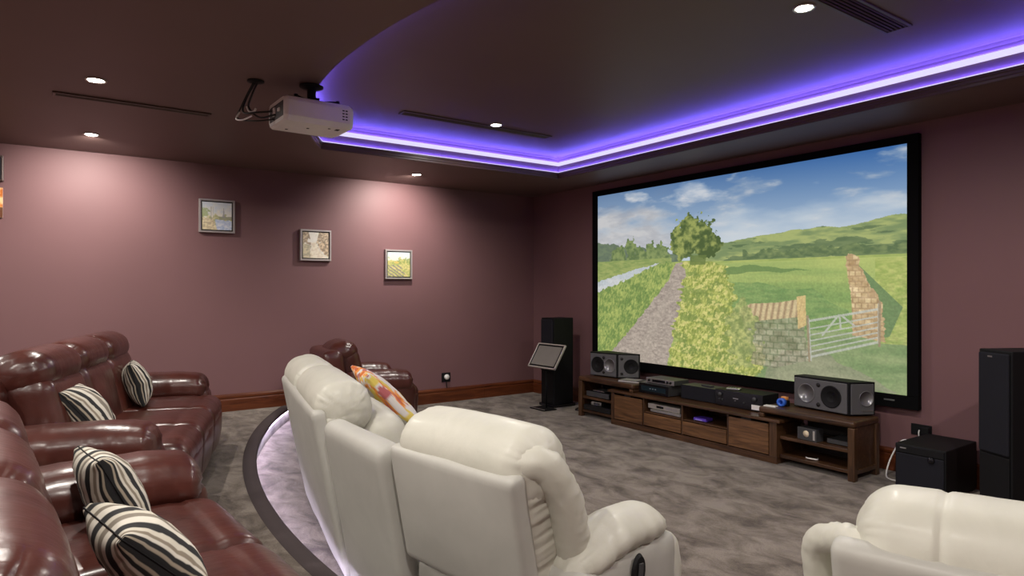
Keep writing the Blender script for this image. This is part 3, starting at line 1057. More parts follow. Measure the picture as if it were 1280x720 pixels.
    m = in_poly(u, v + 0.012 * fbm(u * 120, v * 60, 0, 43, 4), [(-.01, .60), (.10, .545), (.2, .485), (.30, .435), (.345, .435), (.33, .50), (.26, .64), (.13, .88), (.05, 1.01), (-.01, 1.01)])
    put(img, m, mixc((104, 134, 60), (172, 186, 92), gs * 0.6 + fbm(u * 40, v * 30, 0, 142, 6) * 0.4 + 0.5))
    # path
    m = in_poly(u + 0.004 * fbm(u * 60, v * 60, 0, 45, 3), v, [(.345, .44), (.378, .432), (.385, .50), (.369, .637), (.316, .979), (.31, 1.01), (.04, 1.01), (.098, .91), (.231, .687), (.32, .52)])
    put(img, m, mixc((152, 137, 125), (192, 176, 160), fbm(u * 90, v * 130, 0, 46, 6) * 0.5 + 0.5))
    mm = m & (seg(u, v, (.362, .46), (.20, .98), A) < 0.05 * np.clip((v - .42) * 1.6, 0, 1))
    put(img, mm, (182, 168, 152), 0.35)
    # field shadows
    sh = np.clip(0.5 + 1.2 * fbm(u * 4 + 2, v * 26, 0, 47, 4), 0, 1)
    m = (v > 0.445) & (v < 0.78) & (u > 0.52)
    put(img, m, mixc((126, 158, 82), (186, 198, 106), 1.25 * np.clip((0.62 - v) * 4, 0, 1) * 0.7 + 0.35 * sh))
    m = in_poly(u, v + 0.006 * fbm(u * 20, v * 20, 0, 48, 3), [(.50, .475), (.62, .462), (.78, .492), (.66, .498), (.52, .50)])
    put(img, m, (96, 128, 66), 0.8)
    m = in_poly(u, v + 0.014 * fbm(u * 14, v * 14, 0, 49, 3), [(.52, .53), (.66, .56), (.80, .60), (.87, .66), (.87, .72), (.75, .80), (.5, .80)])
    put(img, m, mixc((98, 136, 72), (130, 160, 88), fbm(u * 40, v * 90, 0, 50, 5) * 0.7 + 0.5), 0.7)
    # lower right lane
    m = (v > 0.76 - 0.0 * u) & (u > 0.58)
    lane = fbm(u * 14, v * 30, 0, 51, 5)
    put(img, m, mixc((112, 140, 84), (148, 166, 108), lane * 0.7 + 0.5), 0.95)
    m = in_poly(u, v + 0.02 * fbm(u * 18, v * 18, 0, 52, 3), [(.70, .86), (.80, .84), (.88, .92), (.98, 1.01), (.64, 1.01)])
    put(img, m, mixc((136, 132, 108), (160, 152, 128), lane * 0.7 + 0.5), 0.6)
    m = (u > 0.93) & (v > 0.45) & (v < 0.80)
    put(img, m, mixc((150, 170, 78), (196, 200, 108), gr * 0.6 + 0.5), 0.85)
    # hedge of tall grass
    gx = fbm(u * 240 + v * 50, v * 60, 0, 53, 5)
    edge = 0.024 * fbm(u * 14, v * 34, 0, 54, 6)
    m = in_poly(u + edge, v, [(.378, .43), (.50, .435), (.53, .50), (.55, .60), (.575, .70), (.60, .80), (.63, .90), (.64, 1.01), (.31, 1.01), (.316, .979), (.372, .637), (.388, .5)])
    gh = fbm(u * 320 + v * 60, v * 130, 0, 155, 3)
    put(img, m, mixc((128, 144, 56), (204, 206, 104), gx * 0.55 + gh * 0.35 + 0.52))
    k_ = np.clip((fbm(u * 40, v * 34, 0, 55, 7) - 0.05) * 1.6, 0, 0.6)
    img[m] = (mixc(img, np.array((110, 134, 58)), k_))[m]
    k_ = np.clip((fbm(u * 90 + v * 18, v * 70, 0, 56, 6) - 0.25) * 2.0, 0, 0.8)
    img[m] = (mixc(img, np.array((228, 218, 128)), k_))[m]
    # big tree
    d = np.minimum(np.minimum(np.hypot((u - 0.41) / 0.072, (v - 0.285) / 0.098), np.hypot((u - 0.452) / 0.058, (v - 0.345) / 0.082)), np.hypot((u - 0.372) / 0.045, (v - 0.35) / 0.065))
    m = d + 0.26 * fbm(u * 60, v * 40, 0, 57, 5) < 1
    put(img, m, mixc((62, 84, 34), (154, 164, 80), fbm(u * 70, v * 46, 0, 58, 5) * 0.8 + 0.42 - (u - 0.41) * 2.5 - (v - 0.3) * 1.2))
    m = in_poly(u, v, [(.40, .40), (.46, .40), (.455, .45), (.40, .45)])
    put(img, m, (96, 116, 50), 0.8)
    # left stone wall
    pw = [(.570, .675), (.60, .648), (.68, .642), (.755, .622), (.766, .90), (.68, .95), (.61, .94)]
    m = in_poly(u + 0.006 * fbm(u * 40, v * 40, 0, 59, 3), v, pw)
    row = np.floor(v * 34 + 0.4 * fbm(u * 8, 0.1, 0, 60, 2))
    cell = vnoise(np.floor(u * 46 + row * 0.5), row, 0.5, 61)
    joint = (np.abs((u * 46 + row * 0.5) % 1 - 0.5) > 0.40) | (np.abs((v * 34 + 0.4 * fbm(u * 8, 0.1, 0, 60, 2)) % 1 - 0.5) > 0.38)
    stone = mixc((146, 138, 112), (190, 178, 148), cell * 0.6 + 0.5)
    stone = np.where(joint[..., None], np.array((118, 118, 90)), stone)
    stone = stone + 26 * fbm(u * 60, v * 60, 0, 161, 5)[..., None]
    put(img, m, stone, 0.7)
    mt = m & (v < 0.742 - 0.04 * (u - 0.57) / 0.19)
    ang = (u - 0.57) / 0.19
    st2 = np.abs((u * 58 + v * 6) % 1 - 0.5)
    put(img, mt, mixc((226, 200, 148), (150, 116, 84), st2 * 2.4 - 0.35), 0.9)
    m = in_poly(u, v, [(.738, .612), (.762, .606), (.764, .74), (.742, .76)])
    put(img, m, mixc((226, 196, 128), (206, 170, 108), gx), 0.95)
    # bush over the wall's left end
    m = np.hypot((u - 0.575) / 0.05, (v - 0.80) / 0.18) + 0.5 * fbm(u * 45, v * 35, 0, 63, 4) < 0.9
    put(img, m, mixc((128, 144, 76), (190, 194, 112), fbm(u * 80, v * 60, 0, 64, 4) * 0.8 + 0.4), 0.85)
    # right wall and its shadow
    m = in_poly(u, v, [(.882, .455), (.99, .65), (.962, .77), (.945, .78), (.94, .63)])
    put(img, m, (92, 124, 78), 0.8)
    m = in_poly(u + 0.004 * fbm(u * 70, v * 50, 0, 65, 3), v, [(.862, .44), (.872, .425), (.890, .435), (.893, .462), (.918, .56), (.945, .63), (.953, .795), (.882, .775), (.876, .65), (.868, .52)])
    row = np.floor(v * 44)
    cell = vnoise(np.floor(u * 70 + row * 0.5), row, 0.5, 66)
    joint = (np.abs((u * 70 + row * 0.5) % 1 - 0.5) > 0.40) | (np.abs((v * 44) % 1 - 0.5) > 0.38)
    stone = mixc((190, 152, 106), (232, 202, 150), cell * 0.7 + 0.5)
    stone = np.where(joint[..., None], np.array((186, 150, 108)), stone) + 20 * fbm(u * 70, v * 70, 0, 166, 5)[..., None]
    put(img, m, stone, 0.95)
    # gate
    gate = np.zeros(u.shape, bool)
    for k in range(7):
        f = k / 6.0
        f = f ** 0.85
        a = (.768, .722 + (.885 - .722) * f)
        b = (.938, .660 + (.795 - .660) * f)
        gate |= seg(u, v, a, b, A) < (0.0050 if k in (0, 6) else 0.0032)
    for a, b in (((.770, .71), (.776, .895)), ((.848, .69), (.851, .745)), ((.846, .69), (.806, .78)), ((.852, .69), (.885, .735)), ((.938, .64), (.938, .80))):
        gate |= seg(u, v, a, b, A) < 0.0042
    put(img, gate, (196, 198, 184), 0.85)
    for a, b in (((.767, .70), (.772, .90)), ((.940, .63), (.940, .81))):
        put(img, seg(u, v, a, b, A) < 0.0055, (156, 136, 104), 0.9)
    # projected light looks slightly washed out
    fine_ = fbm(u * 260, v * 150, 0, 301, 4)[..., None] * np.clip((v - 0.40) * 6, 0, 1)[..., None]
    img = img * (1 + 0.07 * fine_)
    haze = np.clip((v - 0.55) * 1.5, 0, 1)[..., None] * np.clip((u - 0.45) * 3, 0, 1)[..., None]
    img = img * (0.86 - 0.10 * haze) + 26 + 14 * haze
    return img

def flat_picture(name, img, p00, pu, pv, mat, parent):
    """img rows top to bottom; p00 top-left corner, pu/pv edge vectors"""
    H, W = img.shape[:2]
    a, b = np.meshgrid(np.linspace(0, 1, W), np.linspace(0, 1, H))
    V = np.array(p00)[None] + a.reshape(-1, 1) * np.array(pu)[None] + b.reshape(-1, 1) * np.array(pv)[None]
    i = np.arange(H * W).reshape(H, W)
    F = np.stack([i[:-1, :-1], i[1:, :-1], i[1:, 1:], i[:-1, 1:]], -1).reshape(-1, 4)
    me = bpy.data.meshes.new(name)
    me.vertices.add(len(V))
    me.vertices.foreach_set('co', V.astype(np.float32).ravel())
    me.loops.add(F.size)
    me.loops.foreach_set('vertex_index', F.astype(np.int32).ravel())
    me.polygons.add(len(F))
    me.polygons.foreach_set('loop_start', np.arange(0, F.size, 4, dtype=np.int32))
    me.polygons.foreach_set('loop_total', np.full(len(F), 4, np.int32))
    me.update(calc_edges=True)
    me.materials.append(mat)
    at = me.color_attributes.new('paint', 'FLOAT_COLOR', 'POINT')
    buf = np.ones((H * W, 4), np.float32)
    buf[:, :3] = lin(img).reshape(-1, 3)
    at.data.foreach_set('color', buf.ravel())
    o = bpy.data.objects.new(name, me)
    COL.objects.link(o)
    o.parent = parent
    return o

# ------------------------------------------------------------------ projection screen
SX0, SX1, SZ0, SZ1 = 1.346, 4.842, 0.607, 2.55
t = thing('projection_screen', 'large black-framed projection screen showing a country lane, field and gate', 'screen', (3.094, 0, 0.50))
ox, oz = 3.094, 0.50
m = MB(); m.box((1.266 - ox, -0.055, 0.505 - oz), (4.925 - ox, -0.002, SZ0 - oz), 0.004); fb = m.build('frame_rail', BLACKM, t)
m = MB(); m.box((1.266 - ox, -0.055, SZ1 - oz), (4.925 - ox, -0.002, 2.612 - oz), 0.004); m.build('frame_rail', BLACKM, t)
m = MB(); m.box((1.266 - ox, -0.055, SZ0 - oz), (SX0 - ox, -0.002, SZ1 - oz), 0.004); m.build('frame_rail', BLACKM, t)
m = MB(); m.box((SX1 - ox, -0.055, SZ0 - oz), (4.925 - ox, -0.002, SZ1 - oz), 0.004); m.build('frame_rail', BLACKM, t)
m = MB(); m.box((4.675 - ox, -0.0565, 0.556 - oz), (4.755 - ox, -0.0545, 0.567 - oz), 0.001); lg = m.build('badge', SILVER, fb); lg['label'] = 'small silver maker badge'
flat_picture('screen_surface', landscape(900, 500), (SX0 - ox, -0.035, SZ1 - oz), (SX1 - SX0, 0, 0), (0, 0, SZ0 - SZ1), SCREENM, t)

# ------------------------------------------------------------------ three small paintings on the left wall
def painting_img(kind, n=90):
    u, v = np.meshgrid(np.linspace(0, 1, n), np.linspace(0, 1, n))
    s = fbm(u * 9, v * 9, 0, 70 + kind, 4)
    s2 = fbm(u * 16 + v * 5, v * 20, 0, 80 + kind, 4)
    if kind == 0:      # river bank, mast and a tall tower far off
        img = mixc((196, 206, 216), (226, 222, 206), v * 1.6 + s * 0.4)
        m = v > 0.50 + 0.10 * s; put(img, m, mixc((150, 156, 96), (212, 200, 150), s2 * 0.8 + 0.5))
        m = in_poly(u, v + 0.03 * s, [(.42, .62), (1.01, .66), (1.01, 1.01), (.50, 1.01)]); put(img, m, mixc((150, 170, 206), (206, 212, 222), s2 * 0.8 + 0.5))
        m = in_poly(u + 0.03 * s, v, [(-.01, .55), (.40, .62), (.46, 1.01), (-.01, 1.01)]); put(img, m, mixc((176, 156, 116), (222, 206, 160), s2 + 0.4))
        m = np.hypot((u - .08) / .16, (v - .38) / .18) + 0.5 * s2 < 1; put(img, m, (138, 156, 88), 0.8)
        m = in_poly(u + 0.02 * s, v, [(.55, .52), (1.01, .50), (1.01, .62), (.55, .64)]); put(img, m, (128, 132, 98), 0.8)
        m = in_poly(u, v, [(.715, .20), (.735, .20), (.75, .42), (.79, .56), (.66, .56), (.70, .42)]); put(img, m, (128, 128, 132), 0.75)
        for x in (.30, .36): put(img, (np.abs(u - x) < 0.008) & (v > .16) & (v < .66), (120, 116, 110), 0.8)
    elif kind == 1:    # autumn avenue
        img = mixc((224, 220, 208), (206, 196, 176), v + s * 0.5)
        m = (v < 0.40 + 0.18 * s) & (np.abs(u - 0.42) > 0.10 + 0.25 * (0.4 - v)); put(img, m, mixc((122, 100, 76), (196, 172, 132), s2 + 0.5))
        m = in_poly(u + 0.03 * s, v, [(.34, .40), (.50, .40), (.66, .75), (.92, 1.01), (.22, 1.01), (.32, .7)]); put(img, m, mixc((226, 216, 192), (206, 190, 162), s2 + 0.4))
        m = in_poly(u + 0.04 * s, v, [(-.01, .45), (.30, .50), (.28, 1.01), (-.01, 1.01)]); put(img, m, mixc((150, 140, 110), (198, 182, 142), s2 + 0.5))
        m = in_poly(u + 0.04 * s, v, [(.56, .42), (1.01, .30), (1.01, .95), (.80, .85)]); put(img, m, mixc((116, 92, 66), (200, 172, 130), s2 + 0.5))
        put(img, (np.abs(u - 0.86 - 0.02 * s) < 0.02) & (v > .25) & (v < .62), (92, 78, 62), 0.8)
    else:              # field rows and a bright sky
        img = mixc((206, 222, 222), (232, 230, 204), v * 2 + s * 0.4)
        m = v > 0.34 + 0.06 * s; put(img, m, mixc((166, 176, 92), (222, 206, 130), s2 + 0.5))
        m = (v > 0.28 + 0.10 * s) & (v < 0.48); put(img, m, mixc((132, 152, 76), (206, 196, 110), s2 + 0.5), 0.85)
        m = (v > 0.52) & (np.sin((u * 1.0 - v * 1.5) * 30 + s) > 0.3) & (u < 0.78 + (v - .9) * 0.6); put(img, m, (122, 112, 122), 0.8)
        m = np.hypot((u - .40) / .10, (v - .42) / .05) < 1; put(img, m, (226, 190, 90), 0.8)
    return img
for k, (y0, y1, z0, z1, lab) in enumerate([(-4.236, -3.898, 2.003, 2.342, 'square silver-framed painting of a river bank with masts, leftmost and highest of three'),
                                          (-3.225, -2.879, 1.742, 2.086, 'square silver-framed painting of a pale lane under brown trees, middle of three'),
                                          (-2.224, -1.874, 1.547, 1.898, 'square silver-framed painting of green field rows, lowest and nearest the screen')]):
    t = thing('framed_painting', lab, 'painting', (0, (y0 + y1) / 2, (z0 + z1) / 2), 0, 'small square paintings')
    h, hv, b = (y1 - y0) / 2, (z1 - z0) / 2, 0.018
    m = MB()
    D = 0.045
    m.box((0.001, -h, hv - b), (D, h, hv), 0.002); m.box((0.001, -h, -hv), (D, h, -hv + b), 0.002)
    m.box((0.001, -h, -hv + b), (D, -h + b, hv - b), 0.002); m.box((0.001, h - b, -hv + b), (D, h, hv - b), 0.002)
    m.build('frame', FRAMEM, t)
    m = MB(); m.box((0.001, -h + b, -hv + b), (0.018, h - b, hv - b)); m.build('backing', BLACK, t)
    g = b + 0.012
    m = MB(); m.box((0.018, -h + g, -hv + g), (0.036, h - g, hv - g)); m.build('canvas', WHITEP, t)
    flat_picture('painted_face', painting_img(k) * (0.80 if k < 2 else 0.84) + (62 if k < 2 else 26), (0.0365, -h + g, hv - g), (0, 2 * (h - g), 0), (0, 0, -2 * (hv - g)), PAINT, t)  # colour lifted in place of light, most on the two dimmer-lit paintings

# edge-of-frame pieces on the left wall
t = thing('wall_speaker', 'dark speaker high on the left wall at the left edge of the photo', 'speaker', (0, -5.91, 2.475))
m = MB(); m.box((0.002, -0.127, -0.112), (0.06, 0.127, 0.112), 0.006); m.build('cabinet', BROWNM, t)
m = MB(); m.box((0.06, -0.112, -0.098), (0.067, 0.112, 0.098), 0.003); m.build('grille', GRILLE, t)
t = thing('wall_hanging', 'orange and cream picture at the left edge, under the dark wall speaker', 'picture', (0, -5.93, 2.18))
m = MB(); m.box((0.001, -0.14, -0.13), (0.018, 0.14, 0.13), 0.002); m.build('board', WHITEP, t)
u_, v_ = np.meshgrid(np.linspace(0, 1, 40), np.linspace(0, 1, 40))
s_ = fbm(u_ * 5, v_ * 5, 0, 91, 3)
im = mixc((232, 200, 150), (196, 104, 36), s_ * 1.2 + v_ * 0.6); put(im, np.hypot(u_ - 0.95, v_ - 0.9) < 0.25, (70, 36, 20), 0.8)
flat_picture('printed_face', im, (0.0185, -0.14, 0.13), (0, 0.28, 0), (0, 0, -0.26), PAINT, t)

# ================================================================== PROJECTOR
t = thing('projector', 'white projector hanging upside down from the ceiling beside the violet-lit cove', 'projector', (3.14, -4.09, 2.50), math.radians(2))
pw, pl, ph = 0.165, 0.215, 0.075
m = MB()
prof = [(-pw, 0.045), (-pw + 0.01, 0.066), (-pw + 0.03, ph), (pw - 0.03, ph), (pw - 0.01, 0.066), (pw, 0.045), (pw, -0.045), (pw - 0.02, -ph), (-pw + 0.02, -ph), (-pw, -0.045)]
V, F = [], []
ys = [(-pl, 0.90), (-pl + 0.02, 1.0), (pl - 0.03, 1.0), (pl, 0.86)]
for (y, s) in ys:
    V += [(x * s, y, z * s) for (x, z) in prof]
n = len(prof)
for i in range(3):
    for k in range(n):
        F.append((i * n + k, i * n + (k + 1) % n, (i + 1) * n + (k + 1) % n, (i + 1) * n + k))
F += [tuple(range(n)), tuple(range(4 * n - 1, 3 * n - 1, -1))]
m.add(V, F, False)
body = m.build('body', WHITEP, t)
m = MB()
for r in range(4):
    for c_ in range(2):
        m.box((pw - 0.001, 0.135 + 0.020 * c_, -0.028 + r * 0.018), (pw + 0.0012, 0.149 + 0.020 * c_, -0.020 + r * 0.018), 0.0005)
mk_ = m.build('vent_slots', GREYD, body)
m = MB()
m.box((pw - 0.10, 0.12, -ph - 0.0012), (pw - 0.06, 0.145, -ph + 0.001), 0.0005)
m.build('bottom_port', DARKM, body)
m = MB()
for (x, y) in ((-0.08, -0.13), (0.02, -0.03), (0.09, 0.08)):
    m.lathe([(0.009, -0.002), (0.009, 0.0)], 12, T(x, y, -ph))
m.build('screw_hole', GREYD, body)
m = MB()
m.lathe([(0.048, 0.0), (0.046, 0.03), (0.036, 0.032), (0.030, 0.012), (0.0, 0.020)], 24, T(-0.05, pl - 0.012, 0.0) @ R(-90, 'X'))
m.build('lens', BLACKG, t)
m = MB()
m.box((-0.13, -pl - 0.002, -0.045), (0.13, -pl + 0.004, 0.045), 0.002)
m.build('connector_panel', GREYD, t)
m = MB()
m.box((-0.05, -pl - 0.010, -0.02), (-0.01, -pl, 0.03), 0.002); m.box((0.05, -pl - 0.012, -0.01), (0.08, -pl, 0.01), 0.002)
m.build('plug', WHITEP, t)
m = MB()
m.lathe([(0.072, 0.196), (0.072, 0.186), (0.055, 0.178), (0.028, 0.172), (0.026, 0.12), (0.026, 0.10)], 24)
m.box((-0.09, -0.02, 0.088), (0.09, 0.02, 0.104), 0.004)
m.box((-0.02, -0.12, 0.084), (0.02, 0.12, 0.098), 0.004)
for (x, y) in ((-0.10, -0.13), (0.10, -0.13), (-0.10, 0.13), (0.10, 0.13)):
    m.tube([(0, 0, 0.094), (x, y, 0.090)], 0.009, 6)
    m.lathe([(0.012, 0.07), (0.012, 0.10)], 10, T(x, y, 0))
m.build('ceiling_mount', BLACK, t)
# cables
def cable(name, ctrl, r, mat, label, cat='cable', group=None, parent=None):
    m = MB()
    m.tube(curve_pts(ctrl), r, 6)
    o = m.build(name, mat, parent)
    if parent is None:
        tag(o, label, cat, group)
    return o
pc = thing('projector_cables', 'black and white cables looping from the ceiling to the back of the projector', 'cable', (3.04, -4.40, 2.70))
m = MB(); m.lathe([(0.05, -0.001), (0.05, -0.008), (0.03, -0.012), (0.0, -0.012)], 20); m.build('ceiling_grommet', BLACK, pc)
cable('black_lead', [(-0.01, 0, -0.005), (-0.06, -0.04, -0.10), (-0.05, -0.06, -0.19), (0.03, 0.0, -0.20), (0.07, 0.08, -0.19)], 0.006, RUBBER, '', parent=pc)
cable('black_lead', [(0.02, 0.01, -0.005), (-0.01, -0.02, -0.09), (-0.04, -0.03, -0.16), (0.02, 0.02, -0.225), (0.10, 0.09, -0.215)], 0.006, RUBBER, '', parent=pc)
cable('black_lead', [(0.00, -0.01, -0.005), (-0.09, -0.06, -0.14), (-0.10, -0.08, -0.22), (0.0, 0.0, -0.245), (0.06, 0.09, -0.235)], 0.005, RUBBER, '', parent=pc)
cable('white_lead', [(-0.10, -0.07, -0.18), (-0.10, -0.09, -0.225), (-0.06, -0.06, -0.235), (-0.01, -0.02, -0.215)], 0.005, WHITEP, '', parent=pc)
cable('white_lead', [(-0.05, -0.04, -0.15), (-0.03, -0.03, -0.185), (0.0, -0.01, -0.19), (0.01, 0.0, -0.17)], 0.006, WHITEP, '', parent=pc)

# ================================================================== TV BENCH AND SIDE TABLES
UX0, UX1, UYF, UYB = 2.165, 4.095, -0.600, -0.20
t = thing('tv_bench', 'long low dark walnut media bench with doors, drawers and open niches under the screen', 'cabinet', ((UX0 + UX1) / 2, -0.40, 0))
cx, cy = (UX0 + UX1) / 2, -0.40
def B(mb, x0, x1, y0, y1, z0, z1, bev=0.003):
    mb.box((x0 - cx, y0 - cy, z0), (x1 - cx, y1 - cy, z1), bev)
m = MB(); B(m, UX0 - 0.035, UX1 + 0.035, UYF - 0.018, UYB, 0.338, 0.364, 0.006); m.build('top', WALNUT, t)
m = MB(); B(m, UX0, UX1, UYF, UYB, 0.0, 0.058); m.build('plinth', WALNUT, t)
m = MB(); B(m, UX0, UX0 + 0.045, UYF, UYB, 0.058, 0.338); m.build('side_panel', WALNUTV, t)
m = MB(); B(m, UX1 - 0.068, UX1, UYF, UYB, 0.058, 0.338); m.build('side_panel', WALNUTV, t)
m = MB(); B(m, UX0 + 0.045, UX1 - 0.068, UYB - 0.012, UYB, 0.058, 0.338); m.build('back_panel', WALNUT, t)
for xa in (2.625, 3.115, 3.622):
    m = MB(); B(m, xa - 0.009, xa + 0.009, UYF + 0.004, UYB - 0.012, 0.058, 0.338); m.build('divider', WALNUTV, t)
m = MB(); B(m, 2.634, 3.613, UYF + 0.01, UYB - 0.012, 0.196, 0.208); m.build('niche_shelf', WALNUT, t)
m = MB(); B(m, UX0 + 0.052, 2.612, UYF - 0.004, UYF + 0.018, 0.066, 0.318); d_ = m.build('door', WALNUTF, t)
m = MB(); B(m, 2.36, 2.46, UYF - 0.002, UYF + 0.014, 0.3185, 0.334, 0.001); m.build('finger_slot', DARKM, d_)
m = MB(); B(m, 3.636, UX1 - 0.074, UYF - 0.004, UYF + 0.018, 0.066, 0.318); d_ = m.build('door', WALNUTF, t)
m = MB(); B(m, 3.76, 3.86, UYF - 0.002, UYF + 0.014, 0.3185, 0.334, 0.001); m.build('finger_slot', DARKM, d_)
m = MB(); B(m, 2.638, 3.104, UYF - 0.004, UYF + 0.018, 0.070, 0.190); m.build('drawer', WALNUTF, t)
m = MB(); B(m, 3.126, 3.610, UYF - 0.004, UYF + 0.018, 0.070, 0.190); m.build('drawer', WALNUTF, t)

def side_table(x0, x1, long_left, label):
    yf, yb, H, tk = -0.585, -0.205, 0.448, 0.052
    t = thing('side_table', label, 'table', ((x0 + x1) / 2, (yf + yb) / 2, 0), 0, 'walnut end tables')
    h, d = (x1 - x0) / 2, (yb - yf) / 2
    m = MB(); m.box((-h, -d, H - tk), (h, d, H), 0.018, seg=3); m.build('top', WALNUT, t)
    sl_ = -1 if long_left else 1
    # long side: two posts, a recessed panel, rail
    xo = sl_ * h
    def bx(mb, a, b, y0, y1, z0, z1, bev=0.003):
        mb.box((min(a, b), y0, z0), (max(a, b), y1, z1), bev)
    for yy in (-d, d - 0.052):
        m = MB(); bx(m, xo, xo - sl_ * 0.052, yy, yy + 0.052, 0.0, H - tk, 0.006); m.build('leg', WALNUTV, t)
    m = MB(); bx(m, xo - sl_ * 0.014, xo - sl_ * 0.034, -d + 0.052, d - 0.052, 0.085, H - tk, 0.002); m.build('end_panel', WALNUT, t)
    m = MB(); bx(m, xo - sl_ * 0.004, xo - sl_ * 0.046, -d + 0.052, d - 0.052, 0.05, 0.085, 0.003); m.build('end_rail', WALNUT, t)
    xi = -sl_ * h
    m = MB(); bx(m, xi, xi + sl_ * 0.05, -d, d, 0.3642, H - tk, 0.006); m.build('short_foot', WALNUTV, t)
    # shelves run inwards up to the bench
    lim = (UX0 - 0.005 - (x0 + x1) / 2) if long_left else (UX1 + 0.005 - (x0 + x1) / 2)
    for z in (0.052, 0.205):
        m = MB(); bx(m, xo - sl_ * 0.035, lim, -d + 0.02, d - 0.01, z, z + 0.026, 0.003); m.build('shelf', WALNUT, t)
    m = MB(); bx(m, xo - sl_ * 0.04, lim + sl_ * 0.042, d - 0.022, d - 0.012, 0.06, H - tk, 0.001); m.build('back_panel', SHADE_BACK, t)  # added dark sheet that gives the open shelves their deep shade
    m = MB(); bx(m, lim, lim - (-sl_) * 0.014, d - 0.06, d - 0.02, 0.0, 0.3, 0.002); m.build('rear_support', WALNUTV, t)
    return t
side_table(1.622, 2.465, True, 'walnut end table bridging the left end of the media bench, under the left box speaker')
side_table(3.915, 4.715, False, 'walnut end table bridging the right end of the media bench, under the right box speaker')

# ================================================================== SPEAKERS
def woofer(mb_dark, mb_cone, M, r):
    mb_dark.lathe([(r, 0.0), (r, 0.004), (r * 0.93, 0.006), (r * 0.86, 0.002), (r * 0.3, -0.001), (0.0, 0.001)], 28, M)
def horn(M, r):
    m = MB()
    m.lathe([(r * 1.02, 0.0), (r, 0.005), (r * 0.95, 0.002), (r * 0.62, -0.010), (r * 0.34, -0.016), (r * 0.30, -0.013), (0.0, -0.006)], 28, M)
    return m
def box_speaker(label, P, H, z, first_woofer):
    """P: front-left, front-right, side-rear corners (world xy); a wedge cabinet with two driver faces"""
    P = [np.array(p, float) for p in P]
    rear_l = np.array((P[0][0] + 0.02, P[2][1] + 0.0))
    c = (P[0] + P[1] + P[2] + rear_l) / 4
    t = thing('box_speaker', label, 'speaker', (c[0], c[1], z), 0, 'grey wedge speakers')
    poly = [tuple(p - c) for p in (P[0], P[1], P[2], rear_l)]
    m = MB(); m.prism(poly, 0.008, H); m.build('cabinet', BLACK, t)
    feet(t, [(p[0] * 0.8, p[1] * 0.8) for p in poly], 0.012, 0.009, RUBBER)
    for k in range(2):
        a, b = (P[0] - c, P[1] - c) if k == 0 else (P[1] - c, P[2] - c)
        d = b - a
        L = np.linalg.norm(d)
        d /= L
        nx = np.array((d[1], -d[0]))
        ang = math.atan2(d[1], d[0])
        Mf = T(a[0], a[1], 0) @ Matrix.Rotation(ang, 4, 'Z')      # local x along face, -y outward
        m = MB(); m.box((0.008, -0.012, 0.014), (L - 0.014, 0.001, H - 0.014), 0.004, Mf)
        bf = m.build('baffle', GREYP, t)
        Mo = lambda x, zz: Mf @ T(x, -0.0125, zz) @ R(90, 'X')
        rw = min(0.088, L * 0.29)
        if k == 0:
            xw, xh = (0.30 * L, 0.735 * L) if first_woofer else (0.70 * L, 0.25 * L)
            m = MB(); woofer(m, None, Mo(xw, H * 0.5), rw); m.build('woofer', BLACK, bf)
            hh = horn(Mo(xh, H * 0.5), rw * 0.86).build('horn', HORN, bf)
            m = MB()
            for zz in (0.20, 0.80):
                m.lathe([(0.017, 0.0), (0.017, 0.003), (0.0, 0.003)], 14, Mo(0.52 * L if first_woofer else 0.475 * L, H * zz))
            m.build('port', DARKM, bf)
        else:
            m = MB()
            if first_woofer:
                woofer(m, None, Mo(L * 0.60, H * 0.5), min(0.088, L * 0.33)); m.build('woofer', BLACK, bf)
                m = MB()
                for zz in (0.2, 0.8):
                    m.lathe([(0.015, 0.0), (0.015, 0.003), (0.0, 0.003)], 14, Mo(L * 0.18, H * zz))
                m.build('port', DARKM, bf)
            else:
                horn(Mo(L * 0.62, H * 0.52), L * 0.28).build('horn', HORN, bf)
                m = MB(); m.box((L * 0.45, -0.0135, 0.040), (L * 0.9, -0.012, 0.046), 0, Mf); m.build('badge', SILVER, bf)
    return t
box_speaker('grey two-faced box speaker on the left end table, woofer left and horn right', ((1.675, -0.45), (2.045, -0.385), (2.215, -0.215)), 0.27, 0.4485, True)
box_speaker('grey two-faced box speaker on the right end table, horn left and woofer right', ((4.10, -0.355), (4.588, -0.41), (4.69, -0.23)), 0.262, 0.4485, False)

def tower(label, x, y, rz, wd, dp, H, badge):
    t = thing('tower_speaker', label, 'speaker', (x, y, 0), math.radians(rz), 'black floor speakers')
    m = MB(); m.box((-wd / 2, -dp / 2, 0.035), (wd / 2, dp / 2, H), 0.006); m.build('cabinet', BLACK, t)
    m = MB(); m.box((-wd / 2 - 0.02, -dp / 2 - 0.02, 0.0), (wd / 2 + 0.02, dp / 2 + 0.02, 0.035), 0.006); m.build('plinth', BLACKG, t)
    m = MB(); m.box((-wd / 2 + 0.012, -dp / 2 - 0.018, H * 0.40), (wd / 2 - 0.012, -dp / 2, H - 0.018), 0.008); g = m.build('grille', GRILLE, t)
    m = MB(); m.box((-wd / 2 + 0.012, -dp / 2 - 0.010, 0.06), (wd / 2 - 0.012, -dp / 2, H * 0.39), 0.004); m.build('lower_baffle', BLACK, t)
    if badge:
        m = MB(); m.box((-0.035, -dp / 2 - 0.0195, H - 0.045), (-0.003, -dp / 2 - 0.0175, H - 0.036), 0.0005); m.build('badge', SILVER, g)
    return t
tower('tall black floor-standing speaker in the far corner, left of the screen', 0.985, -0.375, 0, 0.25, 0.30, 1.075, False)
tower('tall black floor-standing speaker at the right edge, right of the screen', 5.70, -0.53, -28, 0.235, 0.34, 1.055, True)

